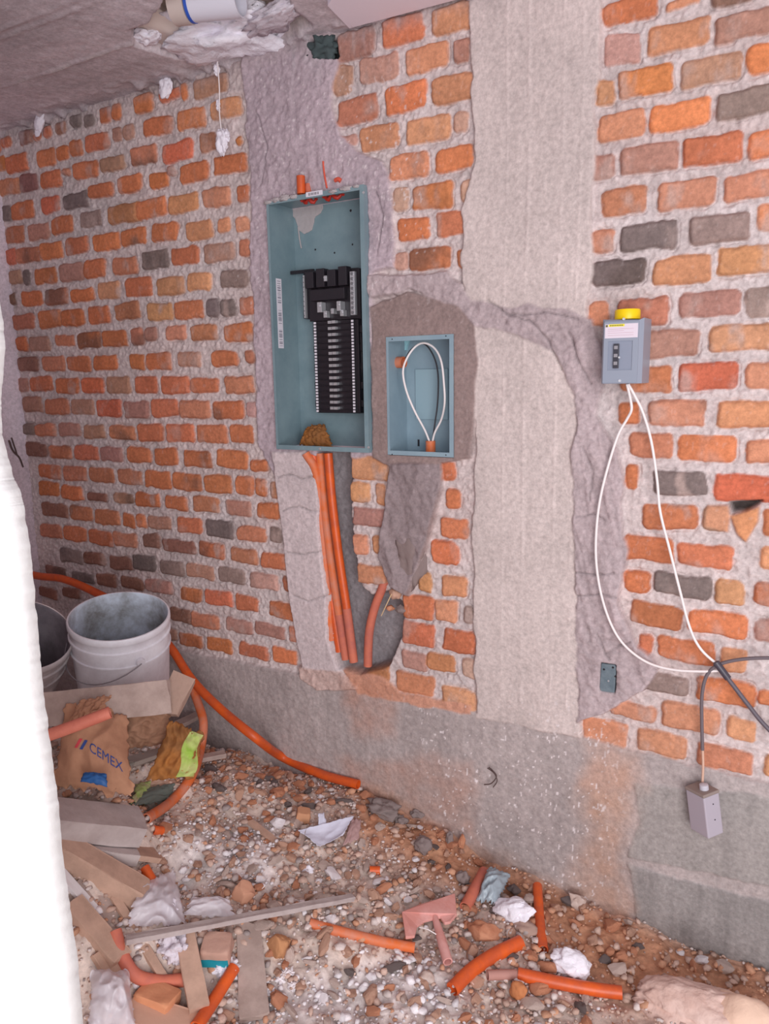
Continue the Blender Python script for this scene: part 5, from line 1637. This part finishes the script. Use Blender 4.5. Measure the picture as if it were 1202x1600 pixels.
# gravel : thousands of chips in one object
ico_v = []
ph = (1+5**.5)/2
for a, b_ in ((-1, ph), (1, ph), (-1, -ph), (1, -ph)):
    ico_v.append((a, b_, 0))
for a, b_ in ((-1, ph), (1, ph), (-1, -ph), (1, -ph)):
    ico_v.append((0, a, b_))
for a, b_ in ((ph, -1), (ph, 1), (-ph, -1), (-ph, 1)):
    ico_v.append((a, 0, b_))
ico_v = np.array(ico_v, float)/np.hypot(1, ph)
ico_f = np.array([(0, 11, 5), (0, 5, 1), (0, 1, 7), (0, 7, 10), (0, 10, 11), (1, 5, 9), (5, 11, 4), (11, 10, 2), (10, 7, 6), (7, 1, 8), (3, 9, 4), (3, 4, 2), (3, 2, 6), (3, 6, 8), (3, 8, 9), (4, 9, 5), (2, 4, 11), (6, 2, 10), (8, 6, 7), (9, 8, 1)])
N = 16000
gx_ = rng.uniform(-2.0, 0.35, N)
gy_ = rng.uniform(-1.05, -0.015, N)
rad = np.minimum(0.012, 0.0028*(1+rng.pareto(2.0, N)))
gz_ = gh(gx_, gy_)+rad*0.4+0.006
sr1 = polysd(gx_, gy_, q([(560, 1220), (700, 1290), (820, 1370), (1202, 1530), (1202, 1600), (960, 1560), (780, 1400), (650, 1350), (560, 1290)]))
insd = (sr1 < -0.005)
keep = ~(insd & (rng.random(N) < 0.55))
gx_, gy_, rad, gz_, insd = gx_[keep], gy_[keep], rad[keep], gz_[keep], insd[keep]
N = len(gx_)
scw = np.minimum(polysd(gx_, gy_, q([(390, 1540), (700, 1500), (720, 1600), (390, 1600)])), polysd(gx_, gy_, q([(270, 1290), (420, 1290), (420, 1380), (290, 1380)])))
pal = np.array([s2l(c) for c in [(212, 180, 166), (224, 208, 204), (208, 156, 128), (240, 232, 236), (196, 164, 150), (172, 158, 156)]])
pk = rng.choice(6, N, p=[.30, .27, .16, .05, .17, .05])
pk = np.where(insd, rng.choice([0, 2, 4], N, p=[.3, .5, .2]), pk)
pk = np.where((scw < 0.03) & (rng.random(N) < 0.5), 3, pk)
colr = pal[pk]*rng.uniform(0.82, 1.1, (N, 1))
ang = rng.uniform(0, 2*pi, N)
sc3 = np.stack([rad*rng.uniform(.8, 1.5, N), rad*rng.uniform(.7, 1.1, N), rad*rng.uniform(.4, .9, N)], -1)
V = ico_v[None]*sc3[:, None]*rng.uniform(0.7, 1.25, (N, 12, 1))
ca, sa = np.cos(ang)[:, None], np.sin(ang)[:, None]
VX = V[..., 0]*ca-V[..., 1]*sa+gx_[:, None]
VY = V[..., 0]*sa+V[..., 1]*ca+gy_[:, None]
VZ = V[..., 2]+gz_[:, None]
VV = np.stack([VX, VY, VZ], -1).reshape(-1, 3)
FF = (ico_f[None]+(np.arange(N)*12)[:, None, None]).reshape(-1, 3)
me = bpy.data.meshes.new('gravel')
me.vertices.add(len(VV))
me.vertices.foreach_set('co', VV.reshape(-1).astype(np.float32))
me.loops.add(FF.size)
me.loops.foreach_set('vertex_index', FF.reshape(-1).astype(np.int32))
me.polygons.add(len(FF))
me.polygons.foreach_set('loop_start', np.arange(0, FF.size, 3, dtype=np.int32))
me.polygons.foreach_set('loop_total', np.full(len(FF), 3, dtype=np.int32))
me.update(calc_edges=True)
at_ = me.color_attributes.new('Col', 'FLOAT_COLOR', 'POINT')
c4 = np.concatenate([np.repeat(colr, 12, 0), np.ones((N*12, 1))], -1)
at_.data.foreach_set('color', np.clip(c4, 0, 1).reshape(-1).astype(np.float32))
gv = link('gravel', me, Mheap)
tag(gv, 'fine gravel and crushed mortar chips covering the heap', 'gravel', kind='stuff')
